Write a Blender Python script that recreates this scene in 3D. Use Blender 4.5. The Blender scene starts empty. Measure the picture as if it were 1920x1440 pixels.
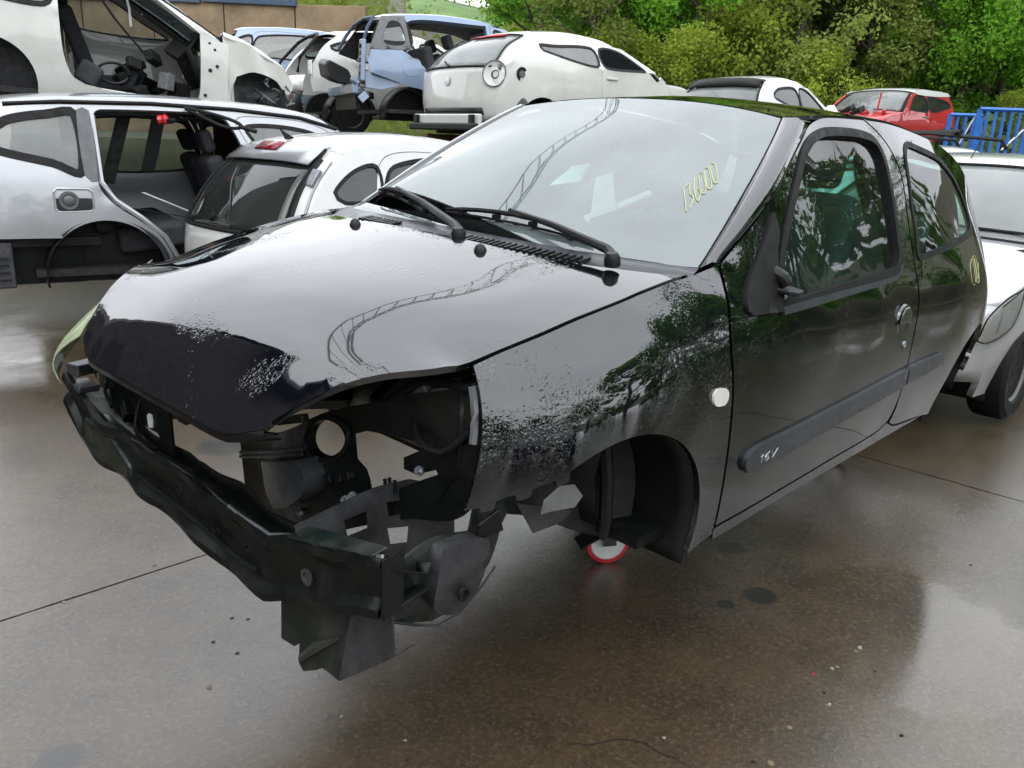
import bpy, math, random
import numpy as np
from mathutils import Vector, Matrix
from mathutils.geometry import delaunay_2d_cdt
rnd = random.Random(7)
R = math.radians
sc = bpy.context.scene
COL = sc.collection.objects

# ------------------------------------------------------------------ camera
CAM_CAR = (1.473488, 1.755735, 1.231292)          # camera in the black car's own frame
YAW, PITCH_CAR, ROLL_CAR = R(221.869097), R(16.369232), R(4.59148)
PITCH, ROLL, CAM_H, FPX = R(16.1), R(2.0), 1.5, 1588.357
def look(yaw, pitch, roll):
    f = np.array([math.cos(yaw)*math.cos(pitch), math.sin(yaw)*math.cos(pitch), -math.sin(pitch)])
    r = np.cross(f, [0, 0, 1.]); r /= np.linalg.norm(r); u = np.cross(r, f)
    c, s = math.cos(roll), math.sin(roll)
    return np.array([c*r+s*u, -s*r+c*u, f])
RW, RC = look(YAW, PITCH, ROLL), look(YAW, PITCH_CAR, ROLL_CAR)
CW = np.array([CAM_CAR[0], CAM_CAR[1], CAM_H])
cd = bpy.data.cameras.new('camera'); cam = bpy.data.objects.new('camera', cd); COL.link(cam)
cd.sensor_fit = 'HORIZONTAL'; cd.sensor_width = 36; cd.lens = 36*FPX/1920
cd.clip_start = .05; cd.clip_end = 900
cm = Matrix(((RW[0][0], RW[1][0], -RW[2][0], CW[0]), (RW[0][1], RW[1][1], -RW[2][1], CW[1]), (RW[0][2], RW[1][2], -RW[2][2], CW[2]), (0, 0, 0, 1)))
cam.matrix_world = cm
sc.camera = cam
def at(px, py, depth):                              # authoring help: a point of the place seen at a pixel, `depth` metres along the view axis
    d = np.array([(px-960)/FPX, -(py-720)/FPX, 1.0])
    return CW + (RW.T @ d)*depth

# ------------------------------------------------------------------ sky, sun, exposure
w = bpy.data.worlds.new('World'); sc.world = w; w.use_nodes = True
nt = w.node_tree; nt.nodes.clear()
o = nt.nodes.new('ShaderNodeOutputWorld'); bg = nt.nodes.new('ShaderNodeBackground')
sky = nt.nodes.new('ShaderNodeTexSky'); sky.sky_type = 'NISHITA'; sky.sun_disc = False
SUN_EL, SUN_AZ = R(52), R(35)
sky.sun_elevation = SUN_EL; sky.sun_rotation = R(90)-SUN_AZ; sky.dust_density = 3; sky.air_density = 1.2
tc = nt.nodes.new('ShaderNodeTexCoord'); mp = nt.nodes.new('ShaderNodeMapping'); mp.inputs['Scale'].default_value = (1, 1, 2.2)
no = nt.nodes.new('ShaderNodeTexNoise'); no.inputs['Scale'].default_value = 2.2; no.inputs['Detail'].default_value = 5
cr_ = nt.nodes.new('ShaderNodeValToRGB')
cr_.color_ramp.elements[0].position = .3; cr_.color_ramp.elements[0].color = (22.3, 23.2, 24.8, 1)
cr_.color_ramp.elements[1].position = .72; cr_.color_ramp.elements[1].color = (29.0, 29.7, 30.8, 1)
mx = nt.nodes.new('ShaderNodeMix'); mx.data_type = 'RGBA'; mx.inputs[0].default_value = .9     # a closed layer of cloud over the clear sky
L = nt.links.new
L(tc.outputs['Generated'], mp.inputs[0]); L(mp.outputs[0], no.inputs['Vector']); L(no.outputs['Fac'], cr_.inputs[0])
L(sky.outputs[0], mx.inputs[6]); L(cr_.outputs[0], mx.inputs[7]); L(mx.outputs[2], bg.inputs[0]); bg.inputs[1].default_value = .1
L(bg.outputs[0], o.inputs[0])
sd = bpy.data.lights.new('sun', 'SUN'); sd.energy = .9; sd.angle = R(40); sd.color = (1, .97, .92)
so = bpy.data.objects.new('sun', sd); COL.link(so)
so.rotation_euler = (R(90)-SUN_EL, 0, SUN_AZ+R(90))
sc.view_settings.view_transform = 'Standard'; sc.view_settings.look = 'None'; sc.view_settings.exposure = 0; sc.view_settings.gamma = 1
sc.render.engine = 'CYCLES'
sc.cycles.max_bounces = 7; sc.cycles.glossy_bounces = 4; sc.cycles.diffuse_bounces = 3; sc.cycles.transparent_max_bounces = 14; sc.cycles.use_adaptive_sampling = True; sc.cycles.adaptive_threshold = .025; sc.cycles.caustics_reflective = False; sc.cycles.caustics_refractive = False

# ------------------------------------------------------------------ materials
MATS = {}
def newmat(name):
    m = bpy.data.materials.new(name); m.use_nodes = True; MATS[name] = m
    n = m.node_tree.nodes; b = n['Principled BSDF']
    return m, m.node_tree, b
def noise(nt, scale, detail=4, rough=.55, vec=None, dist=0):
    n = nt.nodes.new('ShaderNodeTexNoise'); n.inputs['Scale'].default_value = scale; n.inputs['Detail'].default_value = detail
    n.inputs['Roughness'].default_value = rough; n.inputs['Distortion'].default_value = dist
    if vec is not None: nt.links.new(vec, n.inputs['Vector'])
    return n.outputs['Fac']
def coords(nt, kind='Object'):
    for n in nt.nodes:
        if n.type == 'TEX_COORD': return n.outputs[kind]
    return nt.nodes.new('ShaderNodeTexCoord').outputs[kind]
def ramp(nt, fac, stops):
    r = nt.nodes.new('ShaderNodeValToRGB'); e = r.color_ramp.elements
    while len(e) < len(stops): e.new(.5)
    for k, (p, c) in enumerate(stops):
        e[k].position = p; e[k].color = (c, c, c, 1) if not isinstance(c, tuple) else (*c, 1)
    nt.links.new(fac, r.inputs[0]); return r.outputs[0]
def mixc(nt, fac, a, b, mode='MIX'):
    m = nt.nodes.new('ShaderNodeMix'); m.data_type = 'RGBA'; m.blend_type = mode
    for s, v in ((0, fac), (6, a), (7, b)):
        if isinstance(v, (int, float)): m.inputs[s].default_value = v
        elif isinstance(v, tuple): m.inputs[s].default_value = (*v, 1)
        else: nt.links.new(v, m.inputs[s])
    return m.outputs[2]
def math_(nt, op, a, b=0.):
    m = nt.nodes.new('ShaderNodeMath'); m.operation = op
    for k, v in enumerate((a, b)):
        if isinstance(v, (int, float)): m.inputs[k].default_value = v
        else: nt.links.new(v, m.inputs[k])
    return m.outputs[0]
def bump(nt, h, strength, dist, prev=None):
    b = nt.nodes.new('ShaderNodeBump'); b.inputs['Strength'].default_value = strength; b.inputs['Distance'].default_value = dist
    nt.links.new(h, b.inputs['Height'])
    if prev is not None: nt.links.new(prev, b.inputs['Normal'])
    return b.outputs[0]
def simple(name, col, rough=.5, metal=0, var=.25, scale=12, bmp=.1, bscale=60, coat=0, spec=None, dirt=None, dirtamt=.5):
    m, nt, b = newmat(name); vec = coords(nt)
    f = noise(nt, scale, 5, .6, vec)
    c = mixc(nt, ramp(nt, f, [(.3, 0.), (.7, 1.)]), tuple(x*(1-var) for x in col), tuple(min(1, x*(1+var*.6)) for x in col))
    if dirt:
        f2 = noise(nt, scale*.45, 8, .7, vec)
        c = mixc(nt, ramp(nt, f2, [(.48, 0.), (.68, dirtamt)]), c, dirt)
    nt.links.new(c, b.inputs['Base Color'])
    rr = ramp(nt, noise(nt, scale*1.7, 4, .6, vec), [(.3, max(.02, rough*.75)), (.7, min(1., rough*1.25))]); nt.links.new(rr, b.inputs['Roughness'])
    b.inputs['Metallic'].default_value = metal
    if spec: b.inputs['IOR'].default_value = spec
    if coat:
        b.inputs['Coat Weight'].default_value = coat; b.inputs['Coat Roughness'].default_value = .03
    if bmp: nt.links.new(bump(nt, noise(nt, bscale, 4, .6, vec), bmp, .01), b.inputs['Normal'])
    return m
def paint(name, col, ior=1.6, metal=0., rough=.4, drops=0., msk_at=.54, dirt=(.16, .14, .11), dirtamt=.25, flake=0.):
    """car paint under clear coat; rain drops are fine relief of the coat, dirt is a film low on the panels"""
    m, nt, b = newmat(name); vec = coords(nt)
    c = mixc(nt, ramp(nt, noise(nt, 3., 6, .65, vec), [(.3, 0.), (.75, 1.)]), col, tuple(x*.86 for x in col))
    f = noise(nt, 6., 9, .72, vec, .4)
    sp = nt.nodes.new('ShaderNodeSeparateXYZ'); nt.links.new(vec, sp.inputs[0])
    low = nt.nodes.new('ShaderNodeMapRange'); low.inputs[1].default_value = .75; low.inputs[2].default_value = .2; nt.links.new(sp.outputs[2], low.inputs[0])
    d = math_(nt, 'MULTIPLY', ramp(nt, f, [(.35, 0.), (.75, 1.)]), math_(nt, 'ADD', math_(nt, 'MULTIPLY', low.outputs[0], .85), .12))
    nt.links.new(mixc(nt, math_(nt, 'MULTIPLY', d, dirtamt*2), c, dirt), b.inputs['Base Color'])
    b.inputs['Metallic'].default_value = metal; b.inputs['Roughness'].default_value = rough; b.inputs['Specular IOR Level'].default_value = 0. if max(col) < .02 else .15
    b.inputs['Coat Weight'].default_value = 1; b.inputs['Coat IOR'].default_value = ior
    nt.links.new(math_(nt, 'ADD', math_(nt, 'MULTIPLY', d, .35*min(1, dirtamt*3)), .025), b.inputs['Coat Roughness'])
    h = noise(nt, 2.2, 1, .5, vec); nrm = bump(nt, h, .02, .02)
    if drops:
        v = nt.nodes.new('ShaderNodeTexVoronoi'); v.inputs['Scale'].default_value = 95; v.inputs['Randomness'].default_value = 1; nt.links.new(vec, v.inputs['Vector'])
        dots = ramp(nt, v.outputs['Distance'], [(.10, 1.), (.42, 0.)])
        v2 = nt.nodes.new('ShaderNodeTexVoronoi'); v2.inputs['Scale'].default_value = 210; nt.links.new(vec, v2.inputs['Vector'])
        dots2 = ramp(nt, v2.outputs['Distance'], [(.10, 1.), (.45, 0.)])
        msk = ramp(nt, noise(nt, 3.4, 5, .65, vec, .6), [(msk_at, 0.), (msk_at+.14, 1.)])
        hh = math_(nt, 'MULTIPLY', math_(nt, 'ADD', math_(nt, 'MULTIPLY', dots, 1.), math_(nt, 'MULTIPLY', dots2, .45)), msk)
        nrm = bump(nt, hh, drops, .0010, nrm)
    nt.links.new(nrm, b.inputs['Coat Normal'])
    return m
def glass(name, tint, ior=1.6, rough=.0, film=0., filmcol=(.6, .63, .62)):
    """thin pane: tinted transmission plus Fresnel reflection, with an optional dusty film, on the windscreen a painted sky reflection"""
    m, nt, b = newmat(name); nt.nodes.remove(b); out = nt.nodes['Material Output']; vec = coords(nt)
    t = nt.nodes.new('ShaderNodeBsdfTransparent'); t.inputs[0].default_value = (*tint, 1)
    g = nt.nodes.new('ShaderNodeBsdfGlossy'); g.inputs['Roughness'].default_value = .02+rough
    fr = nt.nodes.new('ShaderNodeFresnel'); fr.inputs[0].default_value = ior
    nb = bump(nt, noise(nt, 1.1, 1, .5, vec), .008, .02); nt.links.new(nb, g.inputs['Normal'])
    a = nt.nodes.new('ShaderNodeMixShader'); nt.links.new(fr.outputs[0], a.inputs[0]); nt.links.new(t.outputs[0], a.inputs[1]); nt.links.new(g.outputs[0], a.inputs[2])
    res = a.outputs[0]
    if film:
        d = nt.nodes.new('ShaderNodeBsdfDiffuse'); d.inputs[0].default_value = (*filmcol, 1)
        fa = ramp(nt, noise(nt, 2.5, 6, .65, vec), [(.3, film*.6), (.75, min(1., film*1.3))])
        c2 = nt.nodes.new('ShaderNodeMixShader'); nt.links.new(fa, c2.inputs[0]); nt.links.new(res, c2.inputs[1]); nt.links.new(d.outputs[0], c2.inputs[2]); res = c2.outputs[0]
    nt.links.new(res, out.inputs[0])
    return m

PAINT_BLACK = paint('black_paint', (.0025, .003, .005), 1.95, 0, .35, drops=.45, msk_at=.51, dirtamt=.014)
PAINT_BLACK_BEADED = paint('black_paint_with_rain_beads', (.0025, .003, .005), 1.9, 0, .35, drops=.75, msk_at=.44, dirtamt=.014)
PAINT_WHITE = paint('white_paint', (.58, .59, .575), 1.45, 0, .4, dirtamt=.08)
PAINT_CREAM = paint('cream_white_paint', (.56, .57, .53), 1.45, 0, .4, dirtamt=.10)
PAINT_SILVER = paint('silver_paint', (.41, .425, .445), 1.5, .5, .38, dirtamt=.12)
PAINT_SILVER2 = paint('pale_silver_paint', (.55, .56, .58), 1.5, .4, .38, dirtamt=.06)
PAINT_BLUE = paint('grey_blue_paint', (.22, .29, .40), 1.5, .35, .38, dirtamt=.12)
PAINT_RED = paint('red_paint', (.46, .012, .022), 1.5, 0, .35, dirtamt=.05)
PAINT_NAVY = paint('navy_paint', (.02, .07, .35), 1.5, .2, .35, dirtamt=.05)
PAINT_YELLOW = paint('yellow_paint', (.75, .5, .05), 1.5, 0, .35, dirtamt=.05)
BLACK_PLASTIC = simple('black_plastic', (.010, .0105, .011), .42, bmp=.06, bscale=220, spec=1.35)
SATIN_PLASTIC = simple('satin_dark_plastic', (.03, .034, .042), .36, bmp=.04, bscale=180)
GREY_PLASTIC = simple('grey_plastic', (.10, .105, .11), .5, bmp=.05, bscale=160)
RUBBER = simple('black_rubber', (.008, .008, .0085), .6, bmp=.08, bscale=200, spec=1.3)
BLACK_STEEL = simple('black_primer_steel', (.006, .0075, .007), .40, var=.5, scale=9, bmp=.2, bscale=40, dirt=(.03, .03, .026), dirtamt=.5, spec=1.3)
GREEN_STEEL = simple('dark_green_primer', (.009, .015, .0125), .34, var=.4, scale=8, bmp=.2, bscale=40, dirt=(.09, .09, .08), dirtamt=.5)
GREY_STEEL = simple('wet_grey_steel', (.06, .062, .068), .32, metal=.35, var=.5, scale=11, bmp=.3, bscale=45, dirt=(.022, .02, .018), dirtamt=.85)
RAW_STEEL = simple('scratched_steel', (.34, .35, .38), .32, metal=.8, var=.3, scale=14, bmp=.2, bscale=70)
BLUE_DARK = simple('faded_dark_blue_paint', (.035, .07, .13), .6, var=.4, scale=5, dirt=(.10, .09, .08))
RUST_STEEL = simple('rusty_steel', (.16, .09, .055), .75, metal=.2, var=.5, scale=10, bmp=.4, bscale=80)
DARK_IN = simple('dark_interior_trim', (.013, .013, .0135), .8, bmp=.2, bscale=120)
GREY_IN = simple('grey_interior_trim', (.20, .205, .205), .8, bmp=.2, bscale=120)
CLOTH = simple('dark_seat_cloth', (.035, .036, .042), .95, bmp=.4, bscale=300)
WHITE_PLASTIC = simple('white_plastic', (.72, .73, .71), .4, var=.1, bmp=.03)
RED_PLASTIC = simple('dark_red_lens', (.20, .008, .02), .15, var=.2, bmp=.02)
BRIGHT_RED = simple('bright_red_lens', (.55, .02, .03), .15, var=.2, bmp=.02)
CLEAR_LENS = simple('frosted_white_lens', (.68, .68, .64), .2, var=.15, bmp=.3, bscale=300)
CHALK = simple('yellow_chalk', (.50, .52, .26), .9, var=.2, bmp=.1)
EMBOSS = simple('pale_emblem', (.45, .47, .52), .35, metal=.6, var=.1, bmp=0)
GLASS_WS = glass('sky_veiled_windscreen_glass', (.72, .86, .83), 2.4, .0, .16, (.60, .72, .73))  # pale bluish film paints part of the sky's reflection into the pane
GLASS_GREEN = glass('green_tinted_glass', (.55, .93, .82), 1.42, 0, .01)
GLASS_REAR = glass('dark_green_glass', (.26, .48, .42), 1.75, 0, .03)
GLASS_GREY = glass('pale_grey_glass', (.55, .62, .62), 1.8, 0, .22)
GLASS_LAMP = glass('yellowed_lamp_lens', (.66, .72, .52), 1.6, .02, .38, (.50, .56, .36))

# ------------------------------------------------------------------ mesh helpers
def prop(o, label=None, cat=None, group=None, kind=None):
    if label: o['label'] = label
    if cat: o['category'] = cat
    if group: o['group'] = group
    if kind: o['kind'] = kind
    return o
def thing(name, label, cat, loc=(0, 0, 0), rotz=0, group=None):
    o = bpy.data.objects.new(name, None); o.empty_display_size = .2; COL.link(o)
    o.location = loc; o.rotation_euler = (0, 0, rotz)
    return prop(o, label, cat, group)
def link(name, me, mat, parent=None, smooth=True):
    if isinstance(mat, (list, tuple)):
        for m in mat: me.materials.append(m)
    else: me.materials.append(mat)
    o = bpy.data.objects.new(name, me); COL.link(o)
    if parent is not None: o.parent = parent
    if smooth: me.polygons.foreach_set('use_smooth', [True]*len(me.polygons))
    return o
def mesh(name, v, f, mat, parent=None, smooth=True):
    me = bpy.data.meshes.new(name); me.from_pydata([tuple(map(float, p)) for p in v], [], [tuple(map(int, q)) for q in f]); me.update()
    return link(name, me, mat, parent, smooth)
def cr(pts, closed=False, step=.03):
    """Catmull-Rom through points (any dimension), resampled about every `step`"""
    P = [np.array(p, float) for p in pts]; n = len(P); out = []
    for i in range(n if closed else n-1):
        p1, p2 = P[i], P[(i+1) % n]
        p0 = P[i-1] if (closed or i > 0) else 2*p1-p2
        p3 = P[(i+2) % n] if (closed or i+2 < n) else 2*p2-p1
        l = np.linalg.norm(p2-p1); k = max(1, int(math.ceil(l/step)))
        t1 = (p2-p0)/2; t2 = (p3-p1)/2
        a = np.linalg.norm(t1); b = np.linalg.norm(t2)
        if a > l: t1 = t1*l/a
        if b > l: t2 = t2*l/b
        for j in range(k):
            t = j/k; h = 2*t**3-3*t*t+1, t**3-2*t*t+t, -2*t**3+3*t*t, t**3-t*t
            out.append(h[0]*p1+h[1]*t1+h[2]*p2+h[3]*t2)
    if not closed: out.append(P[-1])
    return out
def path(*segs, step=.03):
    """closed outline made of spline segments with sharp corners where they meet"""
    out = []
    for s in segs:
        q = cr(s, False, step)
        if out and np.linalg.norm(out[-1]-q[0]) < 1e-6: q = q[1:]
        out += q
    if np.linalg.norm(out[0]-out[-1]) < 1e-6: out.pop()
    return out
def area2(p):
    return .5*sum(p[i][0]*p[(i+1) % len(p)][1]-p[(i+1) % len(p)][0]*p[i][1] for i in range(len(p)))
def offset(p, d):
    """shrink (d>0) a closed outline"""
    n = len(p); s = 1 if area2(p) > 0 else -1; out = []
    for i in range(n):
        a = p[i]-p[i-1]; b = p[(i+1) % n]-p[i]
        na = np.array([-a[1], a[0]])/max(1e-9, np.linalg.norm(a)); nb = np.array([-b[1], b[0]])/max(1e-9, np.linalg.norm(b))
        m = na+nb; q = m@m
        m = m*(2/q) if q > .6 else na
        out.append(p[i]+s*d*m)
    return out
def inside_many(P, poly):
    A = np.array(poly); B = np.roll(A, 1, 0); x, y = P[:, 0][:, None], P[:, 1][:, None]
    c = ((A[None, :, 1] > y) != (B[None, :, 1] > y)) & (x < (B[None, :, 0]-A[None, :, 0])*(y-A[None, :, 1])/(B[None, :, 1]-A[None, :, 1]+1e-15)+A[None, :, 0])
    return c.sum(1) % 2 == 1
def segdist(P, poly):
    A = np.array(poly); B = np.roll(A, -1, 0); d = B-A; L2 = (d*d).sum(1)+1e-12
    t = np.clip(((P[:, None]-A[None])*d[None]).sum(2)/L2, 0, 1)
    return np.sqrt((((A[None]+t[..., None]*d[None])-P[:, None])**2).sum(2)).min(1)
def panel(name, outline, surf, mat, parent, holes=(), res=.05, th=.012, inset=0., out=(0, 1, 0), mirror=False, back=True, shift=0.):
    """a pressed panel: 2-D outline (with holes) filled with triangles and lifted onto surf(uv)->xyz, with a returned edge of depth th"""
    outline = [np.array(p, float) for p in outline]
    if inset: outline = offset(outline, inset)
    loops = [outline]+[[np.array(p, float) for p in h] for h in holes]
    V = []; E_ = []
    for l in loops:
        b = len(V); V += l; E_ += [(b+i, b+(i+1) % len(l)) for i in range(len(l))]
    A = np.array(outline); lo, hi = A.min(0), A.max(0); G = []; r = 0; y = lo[1]+res*.4
    while y < hi[1]:
        x = lo[0]+(res*.5 if r % 2 else 0.1*res)
        while x < hi[0]: G.append((x, y)); x += res
        y += res*.87; r += 1
    G = np.array(G) if G else np.zeros((0, 2))
    if len(G):
        k = inside_many(G, outline)
        for h in loops[1:]: k &= ~inside_many(G, h)
        G = G[k]
    if len(G):
        k = np.ones(len(G), bool)
        for l in loops: k &= segdist(G, l) > res*.42
        G = G[k]
    allv = [Vector((p[0], p[1])) for p in V]+[Vector((p[0], p[1])) for p in G]
    r_ = delaunay_2d_cdt(allv, E_, [], 0, 1e-6)
    U = np.array([(p.x, p.y) for p in r_[0]]); T = [tuple(f) for f in r_[2]]
    cen = np.array([U[list(f)].mean(0) for f in T]); ok = inside_many(cen, outline)
    for h in loops[1:]: ok &= ~inside_many(cen, h)
    T = [f for f, k in zip(T, ok) if k]
    X = np.array(surf(U))
    N = np.zeros_like(X)
    for f in T:
        for i in range(1, len(f)-1):
            n = np.cross(X[f[i]]-X[f[0]], X[f[i+1]]-X[f[0]])
            for q in (f[0], f[i], f[i+1]): N[q] += n
    if (N.sum(0)@np.array(out, float)) < 0: N = -N; T = [f[::-1] for f in T]
    N /= np.linalg.norm(N, axis=1)[:, None]+1e-12
    if shift: X = X+N*shift
    n = len(X); verts = list(X); faces = list(T)
    Bk = X-N*th
    if back: verts += list(Bk); faces += [tuple(q+n for q in f[::-1]) for f in T]
    cnt = {}
    for f in T:
        for i in range(len(f)):
            e = (f[i], f[(i+1) % len(f)]); cnt[e] = cnt.get(e, 0)+1
    bnd = [e for e in cnt if (e[1], e[0]) not in cnt]
    mp = {}
    def rim(i):
        if i not in mp:
            mp[i] = len(verts); verts.append(X[i]); verts.append(Bk[i])
        return mp[i]
    for a, b in bnd:
        ia, ib = rim(a), rim(b); faces.append((ia, ia+1, ib+1, ib))
    if mirror: verts = [(v[0], -v[1], v[2]) for v in verts]; faces = [f[::-1] for f in faces]
    return mesh(name, verts, faces, mat, parent)
def ring(poly, d0, d1):
    return offset(poly, d0), offset(poly, d1)
def loft(name, curves, mat, parent, closed=False, th=0, flip=False):
    n = len(curves[0]); v = [p for c in curves for p in c]; f = []
    for i in range(len(curves)-1):
        for j in range(n if closed else n-1):
            a, b = i*n+j, i*n+(j+1) % n; q = (a, b, b+n, a+n); f.append(q[::-1] if flip else q)
    o = mesh(name, v, f, mat, parent)
    if th:
        s = o.modifiers.new('solid', 'SOLIDIFY'); s.thickness = th; s.offset = -1
    return o
class MB:
    """collects simple solids that make ONE part"""
    def __init__(s): s.v = []; s.f = []
    def add(s, v, f):
        b = len(s.v); s.v += [tuple(map(float, p)) for p in v]; s.f += [tuple(i+b for i in q) for q in f]; return s
    def box(s, c, d, rot=(0, 0, 0)):
        m = Matrix.Rotation(rot[2], 3, 'Z') @ Matrix.Rotation(rot[1], 3, 'Y') @ Matrix.Rotation(rot[0], 3, 'X'); c = Vector(c)
        v = [c+m @ Vector((x*d[0]/2, y*d[1]/2, z*d[2]/2)) for x in (-1, 1) for y in (-1, 1) for z in (-1, 1)]
        return s.add(v, [(0, 1, 3, 2), (4, 6, 7, 5), (0, 4, 5, 1), (2, 3, 7, 6), (0, 2, 6, 4), (1, 5, 7, 3)])
    def tube(s, pts, r, n=8, cap=True, up=(0, 0, 1)):
        P = [Vector(p) for p in pts]; k = len(P); rr = r if isinstance(r, (list, tuple)) else [r]*k; v = []
        for i in range(k):
            t = (P[min(i+1, k-1)]-P[max(i-1, 0)]).normalized(); u = Vector(up)
            if abs(t.dot(u)) > .95: u = Vector((1, 0, 0))
            a = t.cross(u).normalized(); b = t.cross(a)
            v += [P[i]+(a*math.cos(2*math.pi*j/n)+b*math.sin(2*math.pi*j/n))*rr[i] for j in range(n)]
        f = [(i*n+j, i*n+(j+1) % n, (i+1)*n+(j+1) % n, (i+1)*n+j) for i in range(k-1) for j in range(n)]
        if cap: f += [tuple(range(n))[::-1], tuple((k-1)*n+j for j in range(n))]
        return s.add(v, f)
    def plate(s, poly, d):
        """3-D polygon given thickness vector d"""
        P = [Vector(p) for p in poly]; d = Vector(d); n = len(P)
        return s.add(P+[p+d for p in P], [tuple(range(n)), tuple(range(n, 2*n))[::-1]]+[(i, i+n, (i+1) % n+n, (i+1) % n) for i in range(n)])
    def lathe(s, c, axis, prof, n=20, cap=True):
        """prof: list of (distance along axis, radius)"""
        a = Vector(axis).normalized(); u = a.orthogonal().normalized(); w_ = a.cross(u); c = Vector(c); v = []
        for h, r in prof: v += [c+a*h+(u*math.cos(2*math.pi*j/n)+w_*math.sin(2*math.pi*j/n))*r for j in range(n)]
        f = [(i*n+j, i*n+(j+1) % n, (i+1)*n+(j+1) % n, (i+1)*n+j) for i in range(len(prof)-1) for j in range(n)]
        if cap and prof[0][1] > 1e-6: f.append(tuple(range(n))[::-1])
        if cap and prof[-1][1] > 1e-6: f.append(tuple((len(prof)-1)*n+j for j in range(n)))
        return s.add(v, f)
    def build(s, name, mat, parent=None, bevel=0., smooth=None, seg=2):
        o = mesh(name, s.v, s.f, mat, parent, smooth=bool(bevel) if smooth is None else smooth)
        import bmesh
        bm = bmesh.new(); bm.from_mesh(o.data); bmesh.ops.recalc_face_normals(bm, faces=bm.faces); bm.to_mesh(o.data); bm.free()
        if bevel:
            m = o.modifiers.new('bevel', 'BEVEL'); m.width = bevel; m.segments = seg; m.limit_method = 'ANGLE'; m.angle_limit = R(35); m.harden_normals = True
        elif smooth:
            try: o.data.set_sharp_from_angle(angle=R(40))
            except Exception: pass
        return o
class TPS:
    """smooth surface through scattered control points"""
    def __init__(s, P, v, reg=1e-4):
        P = np.array(P, float); v = np.array(v, float); n = len(P); s.P = P
        d = np.linalg.norm(P[:, None]-P[None], axis=2); K = np.where(d > 0, d*d*np.log(d+1e-12), 0)+reg*np.eye(n)
        Q = np.hstack([np.ones((n, 1)), P]); A = np.zeros((n+3, n+3)); A[:n, :n] = K; A[:n, n:] = Q; A[n:, :n] = Q.T
        s.w = np.linalg.solve(A, np.concatenate([v, np.zeros(3)]))
    def __call__(s, Q):
        Q = np.atleast_2d(np.array(Q, float)); d = np.linalg.norm(Q[:, None]-s.P[None], axis=2)
        return np.where(d > 0, d*d*np.log(d+1e-12), 0)@s.w[:-3]+s.w[-3]+Q@s.w[-2:]
def circ(cx, cy, r, a0, a1, n=16):
    return [(cx+r*math.cos(R(a0+(a1-a0)*i/n)), cy+r*math.sin(R(a0+(a1-a0)*i/n))) for i in range(n+1)]
# ------------------------------------------------------------------ ground
def vlen(x, y): return math.hypot(x, y)
FD = np.array([math.cos(YAW), math.sin(YAW)]); RD = np.array([FD[1], -FD[0]])
def place(d, l): p = CW[:2]+FD*d+RD*l; return float(p[0]), float(p[1])
def sstep(a, b, x): t = min(1, max(0, (x-a)/(b-a))); return t*t*(3-2*t)
def terrain(d, l):
    left = sstep(-2.5, -6.5, l)
    h = 1.38*sstep(10.2, 10.8, d)
    free = 8.5*sstep(19, 64, d)+4.5*sstep(24, 52, d)*sstep(0, 8, l)
    walled = 3.6*sstep(26.6, 26.9, d)+5.6*sstep(28, 66, d)
    return h+free*(1-left)+walled*left
GR = newmat('wet_concrete')
m, nt, b = GR; vec = coords(nt)
n1 = noise(nt, .55, 7, .62, vec, .3); n2 = noise(nt, 3.2, 8, .7, vec); n3 = noise(nt, 60, 6, .75, vec); n4 = noise(nt, 260, 3, .7, vec)
c = mixc(nt, ramp(nt, n1, [(.32, 0.), (.68, 1.)]), (.066, .043, .020), (.070, .054, .034))
c = mixc(nt, ramp(nt, n2, [(.42, 0.), (.70, .85)]), c, (.028, .022, .015))
c = mixc(nt, ramp(nt, noise(nt, 1.3, 6, .65, vec, .5), [(.56, 0.), (.70, .35)]), c, (.045, .058, .050))
c = mixc(nt, ramp(nt, n3, [(.50, 0.), (.70, .7)]), c, (.13, .112, .082))
c = mixc(nt, ramp(nt, noise(nt, 24, 5, .7, vec), [(.58, 0.), (.72, .6)]), c, (.022, .018, .013))
c = mixc(nt, ramp(nt, n4, [(.60, 0.), (.74, .5)]), c, (.020, .017, .014))
spots = nt.nodes.new('ShaderNodeTexVoronoi'); spots.inputs['Scale'].default_value = 2.1; nt.links.new(vec, spots.inputs['Vector'])
c = mixc(nt, ramp(nt, spots.outputs['Distance'], [(.015, .85), (.04, 0.)]), c, (.02, .018, .016))
for (sx, sy, sr) in ((-1.086, .656, .055), (-.95, .60, .03), (-1.35, .40, .05), (.35, .55, .07), (-.5, -1.9, .12), (.9, -.2, .06), (-1.9, 1.5, .09)):      # oil stains
    od = nt.nodes.new('ShaderNodeVectorMath'); od.operation = 'DISTANCE'; nt.links.new(vec, od.inputs[0]); od.inputs[1].default_value = (sx, sy, 0)
    c = mixc(nt, ramp(nt, math_(nt, 'ADD', od.outputs['Value'], math_(nt, 'MULTIPLY', math_(nt, 'SUBTRACT', n2, .5), sr*1.1)), [(sr*.8, .85), (sr*1.15, 0.)]), c, (.012, .013, .013))
nt.links.new(c, b.inputs['Base Color'])
pd = nt.nodes.new('ShaderNodeVectorMath'); pd.operation = 'DISTANCE'; nt.links.new(vec, pd.inputs[0]); pd.inputs[1].default_value = (-1.25, 1.05, 0)   # a shallow puddle beside the car
pool = ramp(nt, math_(nt, 'ADD', pd.outputs['Value'], math_(nt, 'MULTIPLY', noise(nt, 1.1, 6, .65, vec), .9)), [(.25, 1.), (1.9, 0.)])
wet = math_(nt, 'MAXIMUM', ramp(nt, noise(nt, .42, 6, .6, vec, .4), [(.36, 1.), (.60, 0.)]), ramp(nt, pool, [(.04, 0.), (.25, 1.)]))
fine = math_(nt, 'MULTIPLY', n3, .12)
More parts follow.
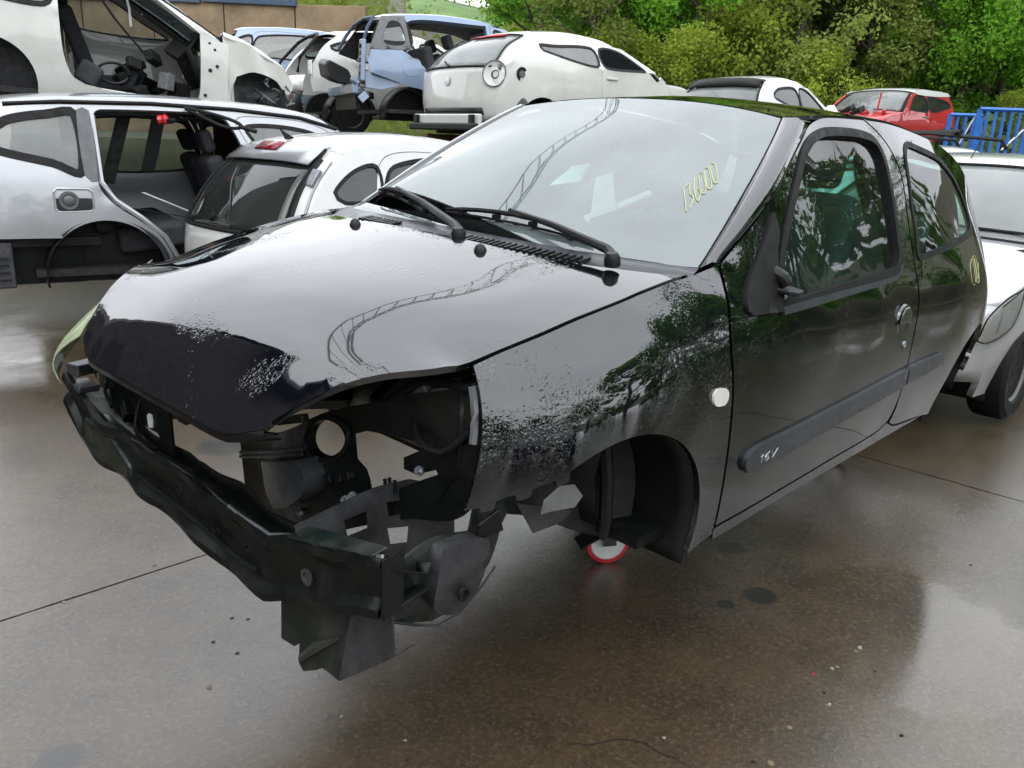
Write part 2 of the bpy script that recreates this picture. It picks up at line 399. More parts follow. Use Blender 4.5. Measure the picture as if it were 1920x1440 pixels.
nt.links.new(math_(nt, 'ADD', mixc(nt, wet, (.19,)*3, (.06,)*3), fine), b.inputs['Roughness'])
b.inputs['IOR'].default_value = 1.5
bp = bump(nt, n3, .22, .012); bp = bump(nt, n4, .35, .005, bp); bp = bump(nt, noise(nt, 5, 4, .5, vec), .10, .02, bp)
nt.links.new(bp, b.inputs['Normal'])
b.inputs['Coat Weight'].default_value = 1.; b.inputs['Coat IOR'].default_value = 1.52
nt.links.new(mixc(nt, wet, (.13,)*3, (.025,)*3), b.inputs['Coat Roughness'])
dry = math_(nt, 'SUBTRACT', 1., math_(nt, 'MULTIPLY', wet, .88))
nt.links.new(bump(nt, math_(nt, 'MULTIPLY', math_(nt, 'ADD', math_(nt, 'ADD', math_(nt, 'MULTIPLY', n3, 1.3), math_(nt, 'MULTIPLY', n4, .5)), math_(nt, 'MULTIPLY', n2, 1.2)), dry), .22, .006), b.inputs['Coat Normal'])
b.inputs['Specular IOR Level'].default_value = .25
EARTH = simple('earth_and_grass', (.07, .075, .035), .95, var=.5, scale=1.2, bmp=.5, bscale=9, dirt=(.10, .075, .045), dirtamt=.8)
FIELD = simple('bright_field_grass', (.10, .20, .035), .95, var=.45, scale=.8, bmp=.5, bscale=40)
JOINT = simple('joint_filler', (.016, .015, .014), .55, bmp=.3)
ds = list(np.linspace(-40, 8.9, 12))+[10.0, 10.2, 10.35, 10.5, 10.65, 10.8]+list(np.linspace(11, 26, 16))+[26.6, 26.75, 26.9, 27.5, 28.5, 30]+list(np.linspace(33, 90, 16))+[140, 300]
ls = list(np.linspace(-120, -20, 9))+list(np.linspace(-18, 18, 25))+list(np.linspace(20, 120, 9))
V = []; F_ = []
for d in ds:
    for l in ls: x, y = place(d, l); V.append((x, y, terrain(d, l)-.02))
nl = len(ls)
for i in range(len(ds)-1):
    for j in range(nl-1): F_.append((i*nl+j, i*nl+j+1, (i+1)*nl+j+1, (i+1)*nl+j))
g = mesh('ground', V, F_, EARTH); prop(g, 'earth of the yard and the grassy bank behind it', None, None, 'structure')
yard = mesh('yard_bed', [(-16, -16, -.012), (16, -16, -.012), (16, 16, -.012), (-16, 16, -.012)], [(0, 1, 2, 3)], JOINT); prop(yard, 'dark bed under the concrete slabs of the yard', None, None, 'structure')
SLAB_ROT = R(-2.9); c_, s_ = math.cos(SLAB_ROT), math.sin(SLAB_ROT)
def slabxy(u, v): return (-2.83+.70*0+c_*u-s_*v, -.78+.17*0+s_*u+c_*v)
for i in range(-3, 4):
    for j in range(-3, 4):
        u0, u1, v0, v1 = i*4.4, (i+1)*4.4, j*4.1, (j+1)*4.1
        e = []
        for (a, b_) in (((u0, v0), (u1, v0)), ((u1, v0), (u1, v1)), ((u1, v1), (u0, v1)), ((u0, v1), (u0, v0))):
            k = 46
            for q in range(k):
                t = q/k; e.append((a[0]+(b_[0]-a[0])*t, a[1]+(b_[1]-a[1])*t))
        cx, cy = (u0+u1)/2, (v0+v1)/2; top = []
        for (u, v) in e:
            g_ = .0035+rnd.random()*.0035+(.004 if rnd.random() < .06 else 0)
            top.append((u+(g_ if u < u0+1e-6 else -g_ if u > u1-1e-6 else 0), v+(g_ if v < v0+1e-6 else -g_ if v > v1-1e-6 else 0)))
        dz = rnd.uniform(-.0015, .0015)
        vv = [(*slabxy(*p), dz) for p in top]+[(*slabxy(*p), -.03) for p in top]; n = len(top)
        mesh('concrete_slab', vv, [tuple(range(n))]+[(q, q+n, (q+1) % n+n, (q+1) % n) for q in range(n)], GR[0], yard, smooth=False)

# ------------------------------------------------------------------ the black hatchback
Mc = RW.T @ RC
car = thing('black_hatchback', 'black three-door hatchback without front bumper or wheels, propped up in the foreground', 'car')
car.matrix_world = Matrix([[*map(float, Mc[i]), float((CW-Mc @ np.array(CAM_CAR))[i])] for i in range(3)]+[[0, 0, 0, 1]])
prof = [(.20, .782), (.30, .800), (.45, .815), (.60, .818), (.72, .812), (.80, .795), (.87, .772), (.92, .755), (1.1, .688), (1.31, .604), (1.375, .56)]
side = []
for x in (-.6, -1.0, -1.4, -1.8):
    for z, y in prof: side.append((x, z, y))
side += [(-.4, z, y) for z, y in [(.20, .782), (.30, .798), (.45, .81), (.60, .812), (.72, .805), (.80, .79), (.87, .765), (.93, .72), (.97, .695)]]
for x, l in {-.1: [(.2, .80), (.45, .815), (.6, .815), (.7, .805), (.78, .785), (.86, .745), (.90, .71)],
             .1: [(.2, .79), (.45, .795), (.6, .792), (.7, .775), (.78, .745), (.85, .695)],
             .3: [(.2, .74), (.45, .74), (.55, .735), (.65, .725), (.75, .69), (.81, .655)],
             .42: [(.2, .69), (.45, .69), (.6, .675), (.75, .63)],
             -2.2: [(.25, .785), (.45, .825), (.6, .832), (.75, .825), (.85, .80), (.95, .755), (1.1, .685), (1.3, .60), (1.36, .555)],
             -2.6: [(.25, .77), (.45, .81), (.6, .815), (.75, .806), (.85, .775), (.95, .73), (1.1, .655), (1.28, .57)],
             -2.9: [(.3, .70), (.45, .73), (.6, .74), (.75, .73), (.9, .675), (1.1, .59), (1.25, .53)]}.items():
    for z, y in l: side.append((x, z, y))
side = np.array(side); FS = TPS(side[:, :2], side[:, 2])
def SS(U): U = np.atleast_2d(U); return np.stack([U[:, 0], FS(U), U[:, 1]], 1)
fender_top = [(.349, .799), (.273, .824), (.138, .859), (-.014, .895), (-.207, .931), (-.297, .941), (-.43, .960)]
fender_front = [(.40, .522), (.389, .554), (.378, .596), (.366, .647), (.355, .707), (.350, .755), (.349, .799)]
door_front = [(-.435, .962), (-.425, .92), (-.395, .84), (-.39, .763), (-.405, .68), (-.42, .566), (-.432, .461), (-.445, .35), (-.458, .268)]
door_bottom = [(-.458, .268), (-.785, .279), (-1.155, .292), (-1.55, .308), (-1.66, .335), (-1.70, .42)]
door_rear = [(-1.70, .42), (-1.70, .51), (-1.70, .63), (-1.725, .745), (-1.735, .81), (-1.72, .9), (-1.725, 1.07), (-1.73, 1.18), (-1.69, 1.27), (-1.62, 1.33), (-1.52, 1.371)]
rail_f = [(-1.52, 1.371), (-1.2, 1.357), (-1.05, 1.325), (-.95, 1.275), (-.8, 1.19), (-.6, 1.065), (-.435, .962)]
rail_r = [(-2.74, 1.215), (-2.55, 1.275), (-2.3, 1.325), (-2.0, 1.356), (-1.75, 1.371), (-1.52, 1.371)]
window = cr([(-.655, .845), (-.66, .92), (-.69, .99), (-.762, 1.083), (-.862, 1.18), (-.937, 1.246), (-1.02, 1.289), (-1.148, 1.318), (-1.377, 1.328), (-1.54, 1.315), (-1.595, 1.262), (-1.604, 1.124), (-1.597, 1.0), (-1.583, .916), (-1.52, .878), (-1.158, .859)], True, .025)
qwin = cr([(-1.775, .915), (-1.78, 1.0), (-1.785, 1.15), (-1.80, 1.27), (-1.86, 1.312), (-2.0, 1.305), (-2.2, 1.275), (-2.38, 1.21), (-2.47, 1.12), (-2.49, 1.03), (-2.44, .985), (-2.2, .95), (-1.95, .925)], True, .03)
arch_f = circ(0, .29, .335, 70, 190, 18)
low_front = [(.40, .522), (.372, .525), (.368, .515), (.34, .517), (.336, .535), (.30, .543), (.296, .530), (.265, .536), (.262, .551), (.215, .562), (.21, .550), (.18, .557), (.178, .577), (.115, .605)]
fender_out = path(low_front, arch_f, [arch_f[-1], (-.334, .225)], [(-.334, .225), (-.455, .245)], [(-.455, .245), (-.452, .268)], [(p[0]+.006, p[1]) for p in door_front[::-1]], [(-.43, .960)]+fender_top[-2::-1], fender_front[::-1][0:], step=.03)
def dedup(p):
    q = [p[0]]
    for a in p[1:]:
        if np.linalg.norm(a-q[-1]) > 2e-3: q.append(a)
    if np.linalg.norm(q[0]-q[-1]) < 2e-3: q.pop()
    return q
fender_out = dedup(fender_out)
door_out = dedup(path(door_front, door_bottom, door_rear, rail_f))
AR = (-2.53, .29, .315)
arch_r = circ(AR[0], AR[1], AR[2], -8, 172, 22)
quarter_out = dedup(path([(p[0]-.006, p[1]) for p in door_rear], [(-1.526, 1.371)]+rail_r[-2::-1], [(-2.74, 1.215), (-2.80, 1.05), (-2.85, .90), (-2.885, .75), (-2.90, .60), (-2.89, .50)], [(-2.89, .50), (-2.80, .42), (-2.797, .34)], arch_r[::-1], [arch_r[0], (-2.05, .27), (-1.75, .299), (-1.68, .322)], [(-1.68, .322), (-1.70, .36), (-1.706, .42)]))
sill_out = dedup(path([(-.46, .245), (-.47, .225), (-.8, .24), (-1.3, .25), (-1.8, .262), (-2.12, .262)], [(-2.12, .262), (-2.05, .266), (-1.75, .294), (-1.66, .325)], [(-1.66, .325), (-1.55, .303), (-1.155, .287), (-.785, .274), (-.458, .262)], [(-.458, .262), (-.46, .245)]))
for sgn in (1, -1):
    mir = sgn < 0
    panel('fender', fender_out, SS, PAINT_BLACK_BEADED, car, inset=.002, mirror=mir, res=.045, th=.014)
    door = panel('door', door_out, SS, PAINT_BLACK, car, holes=[window], inset=.003, mirror=mir, res=.05, th=.035)
    wo, wi = ring(window, -.004, .022)
    panel('window_seal', wo, SS, RUBBER, door, holes=[wi], mirror=mir, th=.02, shift=.006, res=.02)
    panel('window_glass', offset(window, .018), SS, GLASS_GREEN, door, mirror=mir, th=.004, shift=-.012, res=.08, back=False)
    panel('window_trim_strip', path([(-.655, .826), (-1.158, .842), (-1.50, .858), (-1.575, .885)], [(-1.575, .885), (-1.582, .905), (-1.52, .873), (-1.158, .860), (-.655, .846), (-.655, .826)]), SS, SATIN_PLASTIC, door, mirror=mir, th=.02, shift=.010, res=.02)
    tri = path([(-.655, .835), (-.50, .838)], [(-.50, .838), (-.478, .85), (-.49, .89), (-.577, .975), (-.68, 1.085)], [(-.68, 1.085), (-.692, 1.04), (-.668, .985), (-.655, .92), (-.655, .835)])
    panel('mirror_corner_trim', tri, SS, BLACK_PLASTIC, door, mirror=mir, th=.02, shift=.008, res=.03)
    mo = path([(-.512, .445), (-.53, .475), (-.60, .487), (-1.0, .502), (-1.68, .535)], [(-1.68, .535), (-1.688, .47)], [(-1.688, .47), (-1.0, .432), (-.60, .412), (-.535, .415), (-.512, .445)])
    md = panel('side_moulding', mo, SS, SATIN_PLASTIC, door, mirror=mir, th=.02, shift=.014, res=.03)
    lk = MB(); p = SS([(-1.615, .630)])[0]; lk.lathe((p[0], sgn*p[1], p[2]), (0, sgn, 0), [(-.002, .014), (.004, .013), (.004, .006), (.001, .004), (.001, 0)], 14); lk.build('door_lock', RAW_STEEL, door, smooth=True)
    # round pull-style handle with its recessed dish
    hc = SS([(-1.575, .715)])[0]; hb = MB()
    hb.lathe((hc[0], sgn*(hc[1]-.006), hc[2]), (0, sgn, 0), [(0, .062), (.010, .060), (.011, .054), (.001, .035), (-.004, 0)], 28); dish = hb.build('handle_dish', PAINT_BLACK, door, smooth=True)
    hb = MB(); hb.plate([(hc[0]+dx, sgn*(hc[1]+.002), hc[2]+dz) for dx, dz in [(.045, .03), (.02, .05), (-.02, .052), (-.05, .03), (-.055, -.005), (.05, -.005)]], (0, sgn*.010, 0)); hb.build('door_handle', PAINT_BLACK, door, bevel=.005, seg=3)
    # quarter panel, its glass and moulding
    qp = panel('quarter_panel', quarter_out, SS, PAINT_BLACK, car, holes=[qwin], inset=.002, mirror=mir, res=.055, th=.02)
    qo, qi = ring(qwin, -.003, .018)
    panel('window_seal', qo, SS, RUBBER, qp, holes=[qi], mirror=mir, th=.015, shift=.003, res=.02)
    panel('quarter_glass', offset(qwin, .014), SS, GLASS_GREEN, qp, mirror=mir, th=.004, shift=-.003, res=.08, back=False)
    mq = path([(-1.696, .537), (-1.9, .544), (-2.04, .548)], [(-2.04, .548), (-2.065, .53), (-2.06, .50)], [(-2.06, .50), (-1.9, .485), (-1.704, .472)], [(-1.704, .472), (-1.696, .537)])
    panel('side_moulding', mq, SS, SATIN_PLASTIC, qp, mirror=mir, th=.02, shift=.014, res=.03)
    panel('sill', sill_out, SS, PAINT_BLACK, car, mirror=mir, res=.05, th=.03)
    # wheel housings: curved dark sheets inside the arches
    for (ax, az, r, a0, a1, nm) in ((0, .29, .345, 62, 196, 'front_wheel_housing'), (AR[0], AR[1], .34, -12, 190, 'rear_wheel_housing')):
        cs = []
        for yy in (.80, .74, .62, .50):
            rr = r if yy > .6 else r-.01
            cs.append([(ax+rr*math.cos(R(a0+(a1-a0)*k/20)), sgn*(min(yy, float(FS([(ax+rr*math.cos(R(a0+(a1-a0)*k/20)), max(.25, az+rr*math.sin(R(a0+(a1-a0)*k/20))))])[0])-.012)), az+rr*math.sin(R(a0+(a1-a0)*k/20))) for k in range(21)])
        loft(nm, cs, BLACK_PLASTIC, car, th=.006)
    ib = panel('side_indicator', path([(-.302, .672), (-.318, .682), (-.358, .678), (-.374, .662), (-.372, .645)], [(-.372, .645), (-.36, .636), (-.318, .640), (-.302, .652), (-.302, .672)], step=.01), SS, CLEAR_LENS, car, mirror=mir, th=.010, shift=.007, res=.01)
# mirror mount stub of the left door
lm = MB(); q = SS([(-.655, .905)])[0]
lm.tube([(q[0]+.01, q[1]-.02, q[2]+.035), (q[0], q[1]+.01, q[2]+.02), (q[0]-.01, q[1]+.02, q[2])], [.018, .02, .018], 8)
lm.plate([(q[0]+.025, q[1]+.0, q[2]-.005), (q[0]+.02, q[1]+.045, q[2]-.008), (q[0]-.01, q[1]+.06, q[2]-.012), (q[0]-.06, q[1]+.05, q[2]-.012), (q[0]-.07, q[1]+.0, q[2]-.008)], (0, 0, -.014))
lm.build('mirror_mount', BLACK_PLASTIC, car, bevel=.005)

# hood
ft3 = SS(np.array(cr(fender_top, False, .06)))
hood_side = [(p[0], p[1]-.007, p[2]+.001) for p in ft3 if p[0] > -.32]
hood_nose_side = [(.43, .622, .800), (.51, .556, .782), (.577, .50, .752), (.625, .458, .712), (.672, .415, .660)]
lip = [(.672, .415, .660), (.700, .33, .655), (.715, .22, .652), (.724, .1, .650), (.726, 0, .650)]
rear = [(-.30, .700, .936), (-.235, .65, .943), (-.15, .52, .951), (-.105, .35, .957), (-.088, .18, .960), (-.083, 0, .961)]
_ps = np.array(cr([(-.95, .972), (-.81, .961), (-.62, .926), (-.42, .886), (-.28, .848), (-.18, .806), (-.11, .766), (-.065, .728), (-.035, .697), (-.014, .672), (0, .650), (.02, .60)], False, .01))
_edge = np.array(sorted(hood_side+hood_nose_side))
def hood_raw(x, y):
    s = x-(.726-.054*(y/.415)**2)
    return np.interp(s, _ps[:, 0], _ps[:, 1])-.06*y*y*np.clip(-s/.25, 0, 1)
_er = _edge[:, 2]-hood_raw(_edge[:, 0], _edge[:, 1])
_xs = np.linspace(-.32, .672, 60); _k = np.exp(-((_xs[:, None]-_edge[None, :, 0])/.05)**2); _erx = (_k@_er)/_k.sum(1)
def FH(U):
    U = np.atleast_2d(np.array(U, float)); x, y = U[:, 0], np.abs(U[:, 1])
    ye = np.interp(x, _edge[:, 0], _edge[:, 1]); t = np.clip(y/ye, 0, 1.05)
    sh = np.clip((t-.80)/.2, 0, 1)*np.clip((.55-x)/.3, 0, 1)
    return hood_raw(x, y)+np.interp(x, _xs, _erx)*t**5+.0025*np.exp(-((t-.80)/.13)**2)*np.clip((.5-x)/.3, 0, 1)
def SH(U): U = np.atleast_2d(U); return np.stack([U[:, 0], U[:, 1], FH(U)], 1)
half = [p[:2] for p in rear[::-1]]
hs2 = [tuple(p[:2]) for p in hood_side[::-1]]
hn2 = [hood_side[0][:2]]+[p[:2] for p in hood_nose_side]; lp2 = [p[:2] for p in lip]
mirr = lambda s: [(p[0], -p[1]) for p in s[::-1]]
hood_out = dedup(path(half, [half[-1], hs2[0]], hs2, hn2, lp2+mirr(lp2)[1:], mirr(hn2), mirr(hs2), mirr([half[-1], hs2[0]]), mirr(half), step=.03))
hood = panel('hood', hood_out, SH, PAINT_BLACK, car, res=.04, th=.014, inset=.001, out=(0, 0, 1))
# folded front lip of the hood
lc = [np.array(p) for p in cr(lip+[(p[0], -p[1], p[2]) for p in lip[-2::-1]], False, .05)]; lc = [np.array([p[0], p[1], float(FH([(p[0]-.002, p[1])])[0])]) for p in lc]
loft('hood_lip', [[(p[0]-.004, p[1], p[2]+.002) for p in lc], [(p[0]-.006, p[1], p[2]-.022) for p in lc], [(p[0]-.05, p[1]*.98, p[2]-.035) for p in lc]], BLACK_STEEL, hood, th=.004)
for sy in (1, -1):
    zb = float(FH([(-.040, sy*.257)])[0])
    MB().lathe((-.040, sy*.257, zb-.002), (.15, 0, 1), [(0, .017), (.006, .016), (.016, .011), (.020, .004), (.0205, 0)], 14).build('washer_nozzle', BLACK_PLASTIC, hood, smooth=True)
# windscreen
wsb = [(-.374, .685, .950), (-.285, .61, .957), (-.225, .5, .962), (-.185, .3, .967), (-.172, 0, .969)]
wst = [(-1.017, .522, 1.340), (-1.045, .35, 1.366), (-1.06, .18, 1.380), (-1.066, 0, 1.384)]
wse = [(-.374, .685, .950), (-.55, .651, 1.062), (-.75, .604, 1.186), (-.90, .562, 1.275), (-1.017, .522, 1.340)]
wc = wsb+wst+wse[1:-1]+[(-.45, 0, 1.112), (-.75, 0, 1.258), (-.45, .3, 1.104), (-.75, .3, 1.243), (-.45, .5, 1.078), (-.8, .45, 1.241)]
wc = np.array(wc+[(p[0], -p[1], p[2]) for p in wc if abs(p[1]) > .01]); FW = TPS(wc[:, :2], wc[:, 2])
def SW(U): U = np.atleast_2d(U); return np.stack([U[:, 0], U[:, 1], FW(U)], 1)
b2 = [p[:2] for p in wsb]; t2 = [p[:2] for p in wst]; e2 = [p[:2] for p in wse]
ws_out = dedup(path(e2, t2+mirr(t2)[1:], mirr(e2), mirr(b2)+b2[::-1][1:], step=.04))
if len(ws_out) < 10: raise SystemExit
ws = panel('windscreen', ws_out, SW, GLASS_WS, car, res=.07, th=.005, back=False, out=(0, 0, 1), inset=.004)
band_in = offset(ws_out, .042); 
panel('windscreen_border', offset(ws_out, .002), SW, RUBBER, ws, holes=[dedup([np.array(p) for p in band_in])], th=.004, shift=-.004, res=.03, out=(0, 0, 1))
# A pillar strips between door edge and glass
rf3 = SS(np.array(cr([(-.435, .962), (-.6, 1.065), (-.8, 1.19), (-.95, 1.275), (-1.05, 1.325)], False, .04)))
we3 = np.array(cr(wse, False, .04))
def resamp(c, n):
    c = np.array(c); s = np.concatenate([[0], np.cumsum(np.linalg.norm(np.diff(c, axis=0), axis=1))]); t = np.linspace(0, s[-1], n)
    return np.stack([np.interp(t, s, c[:, k]) for k in range(c.shape[1])], 1)
for sgn in (1, -1):
    a = resamp(rf3, 22); b_ = resamp(we3, 22); mid = (a+b_)/2+np.array([0, .006, .012])
    S_ = np.array([1, sgn, 1])
    loft('windscreen_pillar', [a*S_-[0, sgn*.012, .008], a*S_-[0, sgn*.003, -.001], mid*S_, (b_+[0, .002, .002])*S_, (b_-[0, 0, .02])*S_], PAINT_BLACK, car, flip=sgn < 0)
# roof
rl = cr([(-1.03, .528, 1.345), (-1.2, .565, 1.362), (-1.52, .563, 1.378), (-1.75, .56, 1.378), (-2.0, .556, 1.362), (-2.3, .552, 1.332), (-2.55, .548, 1.282), (-2.74, .54, 1.224)], False, .06)
rc_ = [(-1.066, 0, 1.386), (-1.3, 0, 1.412), (-1.55, 0, 1.424), (-1.9, 0, 1.418), (-2.2, 0, 1.398), (-2.5, 0, 1.355), (-2.78, 0, 1.275)]
rr_ = [(p[0], .35, p[2]-.020) for p in rc_[1:-1]]+[(-1.05, .35, 1.368), (-2.77, .35, 1.258)]
rcc = [tuple(p) for p in rl]+rc_+rr_; rcc = np.array(rcc+[(p[0], -p[1], p[2]) for p in rcc if abs(p[1]) > .01]); FR = TPS(rcc[:, :2], rcc[:, 2])
def SR(U): U = np.atleast_2d(U); return np.stack([U[:, 0], U[:, 1], FR(U)], 1)
r2 = [tuple(p[:2]) for p in rl]; tf = [t2[0]]+t2[1:]
roof_out = dedup(path([(-1.07, 0), (-1.064, .18), (-1.049, .35), (-1.022, .526)], [(-1.022, .526)]+r2[1:], [r2[-1], (-2.775, .35), (-2.785, 0), (-2.775, -.35), (r2[-1][0], -r2[-1][1])], [(p[0], -p[1]) for p in r2[::-1][:-1]]+[(-1.022, -.526)], [(-1.022, -.526), (-1.049, -.35), (-1.064, -.18), (-1.07, 0)], step=.05))
panel('roof', roof_out, SR, PAINT_BLACK, car, res=.07, th=.012, out=(0, 0, 1))
# tailgate glass and tailgate
tg = []
for y in (0, .25, .45):
    tg += [(y, z, -2.785+dx-(.02 if y == 0 else 0)+.10*(y/.5)**2) for z, dx in ((1.27, 0), (1.1, -.075), (.95, -.125), (.8, -.15), (.6, -.155), (.45, -.13))]
tg += [(-p[0], p[1], p[2]) for p in tg if p[0] > 0]; tg = np.array(tg); FT = TPS(tg[:, :2], tg[:, 2])
def ST(U): U = np.atleast_2d(U); return np.stack([FT(U), U[:, 0], U[:, 1]], 1)
tgl = path([(-.46, .93), (-.48, 1.22)], [(-.48, 1.22), (0, 1.26), (.48, 1.22)], [(.48, 1.22), (.46, .93)], [(.46, .93), (0, .92), (-.46, .93)], step=.06)
panel('tailgate', path([(-.55, .50), (-.60, .9), (-.53, 1.22)], [(-.53, 1.22), (0, 1.27), (.53, 1.22)], [(.53, 1.22), (.60, .9), (.55, .5)], [(.55, .5), (-.55, .5)], step=.06), ST, PAINT_BLACK, car, holes=[tgl], out=(-1, 0, 0), res=.08)
panel('rear_window', offset(tgl, -.004), ST, GLASS_REAR, car, out=(-1, 0, 0), back=False, th=.004, res=.1, shift=-.004)
# ------------------------------------------------------------------ black hatchback: cowl, wipers, front end, cabin, underside
def grid_surface(name, rows, mat, parent, th=0, flip=False): return loft(name, rows, mat, parent, th=th, flip=flip)
hr = np.array(cr(rear+[(p[0], -p[1], p[2]) for p in rear[-2::-1]], False, .05)); wb_ = np.array(cr(wsb+[(p[0], -p[1], p[2]) for p in wsb[-2::-1]], False, .05))
ca, cb = resamp(hr, 41), resamp(wb_, 41)
cowl = loft('cowl_panel', [ca+[.03, 0, -.035], ca+[.004, 0, -.022], ca*.75+cb*.25+[0, 0, -.012], ca*.4+cb*.6+[0, 0, -.004], cb+[0, 0, .001], cb+[-.03, 0, -.012]], SATIN_PLASTIC, car, flip=True)
for y0, y1 in ((.12, .50), (-.34, -.16)):
    k = int((y1-y0)/.019)
    for i in range(k):
        y = y0+(y1-y0)*(i+.5)/k; t = np.interp(y, -ca[:, 1], np.arange(41)) if False else None
        j = int(np.argmin(abs(ca[:, 1]-y))); j2 = int(np.argmin(abs(cb[:, 1]-y)))
        p = ca[j]*.68+cb[j2]*.32; a, b_ = p+[.022, 0, -.008], p+[-.022, 0, .0]
        a[1] = b_[1] = y; MB().box((a+b_)/2, (.05, .007, .008), (0, .12, .1)).build('vent_slat', BLACK_PLASTIC, cowl)
# scuttle below the cowl (keeps the empty bay dark) and the bulkhead
loft('bulkhead', [[(-.20, y, .93) for y in np.linspace(-.66, .66, 9)], [(-.16, y, .75) for y in np.linspace(-.66, .66, 9)], [(-.10, y, .45) for y in np.linspace(-.64, .64, 9)], [(-.16, y, .30) for y in np.linspace(-.62, .62, 9)]], BLACK_STEEL, car, th=.01)
for sg in (1, -1):
    # inner wing beside the bay with a strut tower bulge
    rows = []
    for z in (.83, .76, .66, .55, .47):
        rows.append([(x, sg*(.64-.10*math.exp(-((x+.02)/.17)**2)*min(1, (z-.40)/.2)-(.05 if z < .5 else 0)-max(0, x-.25)*.35), min(z, .80-.18*max(0, x)+.25*max(0, -x))) for x in np.linspace(-.2, .42 if sg < 0 else .34, 15)])
    loft('inner_wing', rows, BLACK_STEEL, car, th=.006)
    MB().tube([(-.15, sg*.40, .37), (.1, sg*.43, .40)]+([(.35, sg*.46, .41), (.55, sg*.50, .42)] if sg < 0 else [(.19, .44, .40)]), [.045, .045, .04, .035][:4 if sg < 0 else 3], 4).build('chassis_rail', BLACK_STEEL, car, bevel=.006)
    loft('upper_rail', [[(.33, sg*.615, .745), (.1, sg*.655, .80), (-.2, sg*.66, .87)], [(.33, sg*.56, .735), (.1, sg*.61, .795), (-.2, sg*.61, .86)], [(.33, sg*.55, .69), (.1, sg*.60, .75), (-.2, sg*.60, .81)]], BLACK_STEEL, car, th=.004)
# hood inner frame
ys = np.linspace(-.5, .5, 15)
hu = [[(x, y*f_, float(FH([(x, y*f_)])[0])-.03-.012*math.cos(y*9)) for y in ys] for x, f_ in ((.66, .78), (.6, .86), (.45, 1.02), (.2, 1.14), (-.06, 1.16))]
loft('hood_inner_frame', hu, BLACK_STEEL, hood)
# lower crossmember: a bent open channel
ys = [-.705, -.66, -.60, -.52, -.435, -.2, 0, .1, .2, .30, .36, .43, .52, .6, .715]
zt = [.490, .452, .428, .414, .408, .412, .416, .41, .40, .394, .402, .425, .445, .463, .497]
zb = [.41, .365, .318, .302, .298, .288, .277, .268, .258, .25, .262, .29, .322, .348, .388]
XF = .62
_y = np.linspace(ys[0], ys[-1], 44); _q = random.Random(17)
zt = [float(v)+_q.gauss(0, .0012) for v in np.interp(_y, ys, zt)]; zb = [float(v)+_q.choice((0, 0, 0, -.006, .004, -.010))*(1.2 if .15 < yv < .48 else .08) for yv, v in zip(_y, np.interp(_y, ys, zb))]; ys = [float(v) for v in _y]
rows = []
for dx, dz, which in ((-.128, -.045, 't'), (-.125, -.07, 't'), (-.04, -.035, 't'), (-.012, .004, 't'), (0, .004, 't'), (.002, -.01, 't'), (-.012, -.03, 't'), (-.012, .03, 'b'), (.004, .012, 'b'), (.004, 0, 'b'), (-.05, .0, 'b'), (-.12, .015, 'b')):
    rows.append([(XF+dx-.02*(y/.7)**2*0+.006*math.sin(y*23+dz*40), y, (zt if which == 't' else zb)[k]+dz+.003*math.sin(y*31)) for k, y in enumerate(ys)])
cross = loft('lower_crossmember', rows, BLACK_STEEL, car, th=.004); cross.data.set_sharp_from_angle(angle=R(28))
for (yh, fz, rh) in ((-.50, .5, .012), (-.25, .45, .008), (-.05, .6, .010), (.12, .4, .014), (.26, .55, .008), (.33, .35, .010), (.62, .5, .012), (.66, .7, .007)):
    zh = float(np.interp(yh, ys, zb))*(1-fz)+float(np.interp(yh, ys, zt))*fz; MB().lathe((XF-.014, yh, zh), (1, 0, .05), [(0, rh*1.35), (.006, rh*1.3), (.007, rh), (.002, rh*.9), (.002, 0)], 12).build('punched_hole', BLACK_PLASTIC, cross, smooth=True)
MB().tube([(XF+.004, y, float(np.interp(y, ys, zb))*.62+float(np.interp(y, ys, zt))*.38) for y in np.linspace(-.27, .32, 20)], .007, 6).build('pressed_rib', BLACK_STEEL, cross, smooth=True)
for k, (a_, b2_, c2_) in enumerate((((.50, -.45, .52), (.56, -.40, .40), (.55, -.30, .37)), ((.45, -.62, .55), (.55, -.60, .47), (.57, -.52, .43)))): MB().tube(cr([a_, b2_, c2_], False, .03), .005, 6).build('loose_cable', RUBBER, car, smooth=True)
for (x_, y_2, z_) in ((.44, .40, .46), (.36, .52, .54), (.50, -.66, .53), (.385, .12, .30), (.384, .30, .40)): MB().lathe((x_, y_2, z_), (1, .2, .3), [(0, .011), (.008, .011), (.008, .006), (.016, .006), (.016, 0)], 6).build('bolt', RAW_STEEL, car)
MB().box((.575, 0, .628), (.05, .12, .03)).tube([(.56, -.05, .61), (.57, 0, .585), (.56, .05, .61)], .006, 6).build('hood_latch', GREY_STEEL, hood, bevel=.003)
MB().tube([(XF-.005, y, z+.007) for y, z in zip(ys[27:], zt[27:])], .004, 6).build('bent_flange_edge', RAW_STEEL, cross, smooth=True)
MB().tube([(XF-.005, y, z+.006) for y, z in zip(ys[8:28], zt[8:28])], .0025, 6).build('bent_flange_edge', GREY_STEEL, cross, smooth=True)
MB().plate([(XF+.006, -.585, .395), (XF+.006, -.575, .300), (XF+.006, -.36, .292), (XF+.006, -.29, .305), (XF+.006, -.30, .345), (XF+.006, -.40, .385)], (-.07, 0, .0)).build('crash_pad', GREEN_STEEL, car, bevel=.012)
MB().plate([(XF+.004, .425, .428), (XF+.004, .70, .500), (XF-.03, .70, .506), (XF-.045, .43, .438)], (0, 0, .006)).build('crossmember_top_plate', GREEN_STEEL, car, bevel=.002)
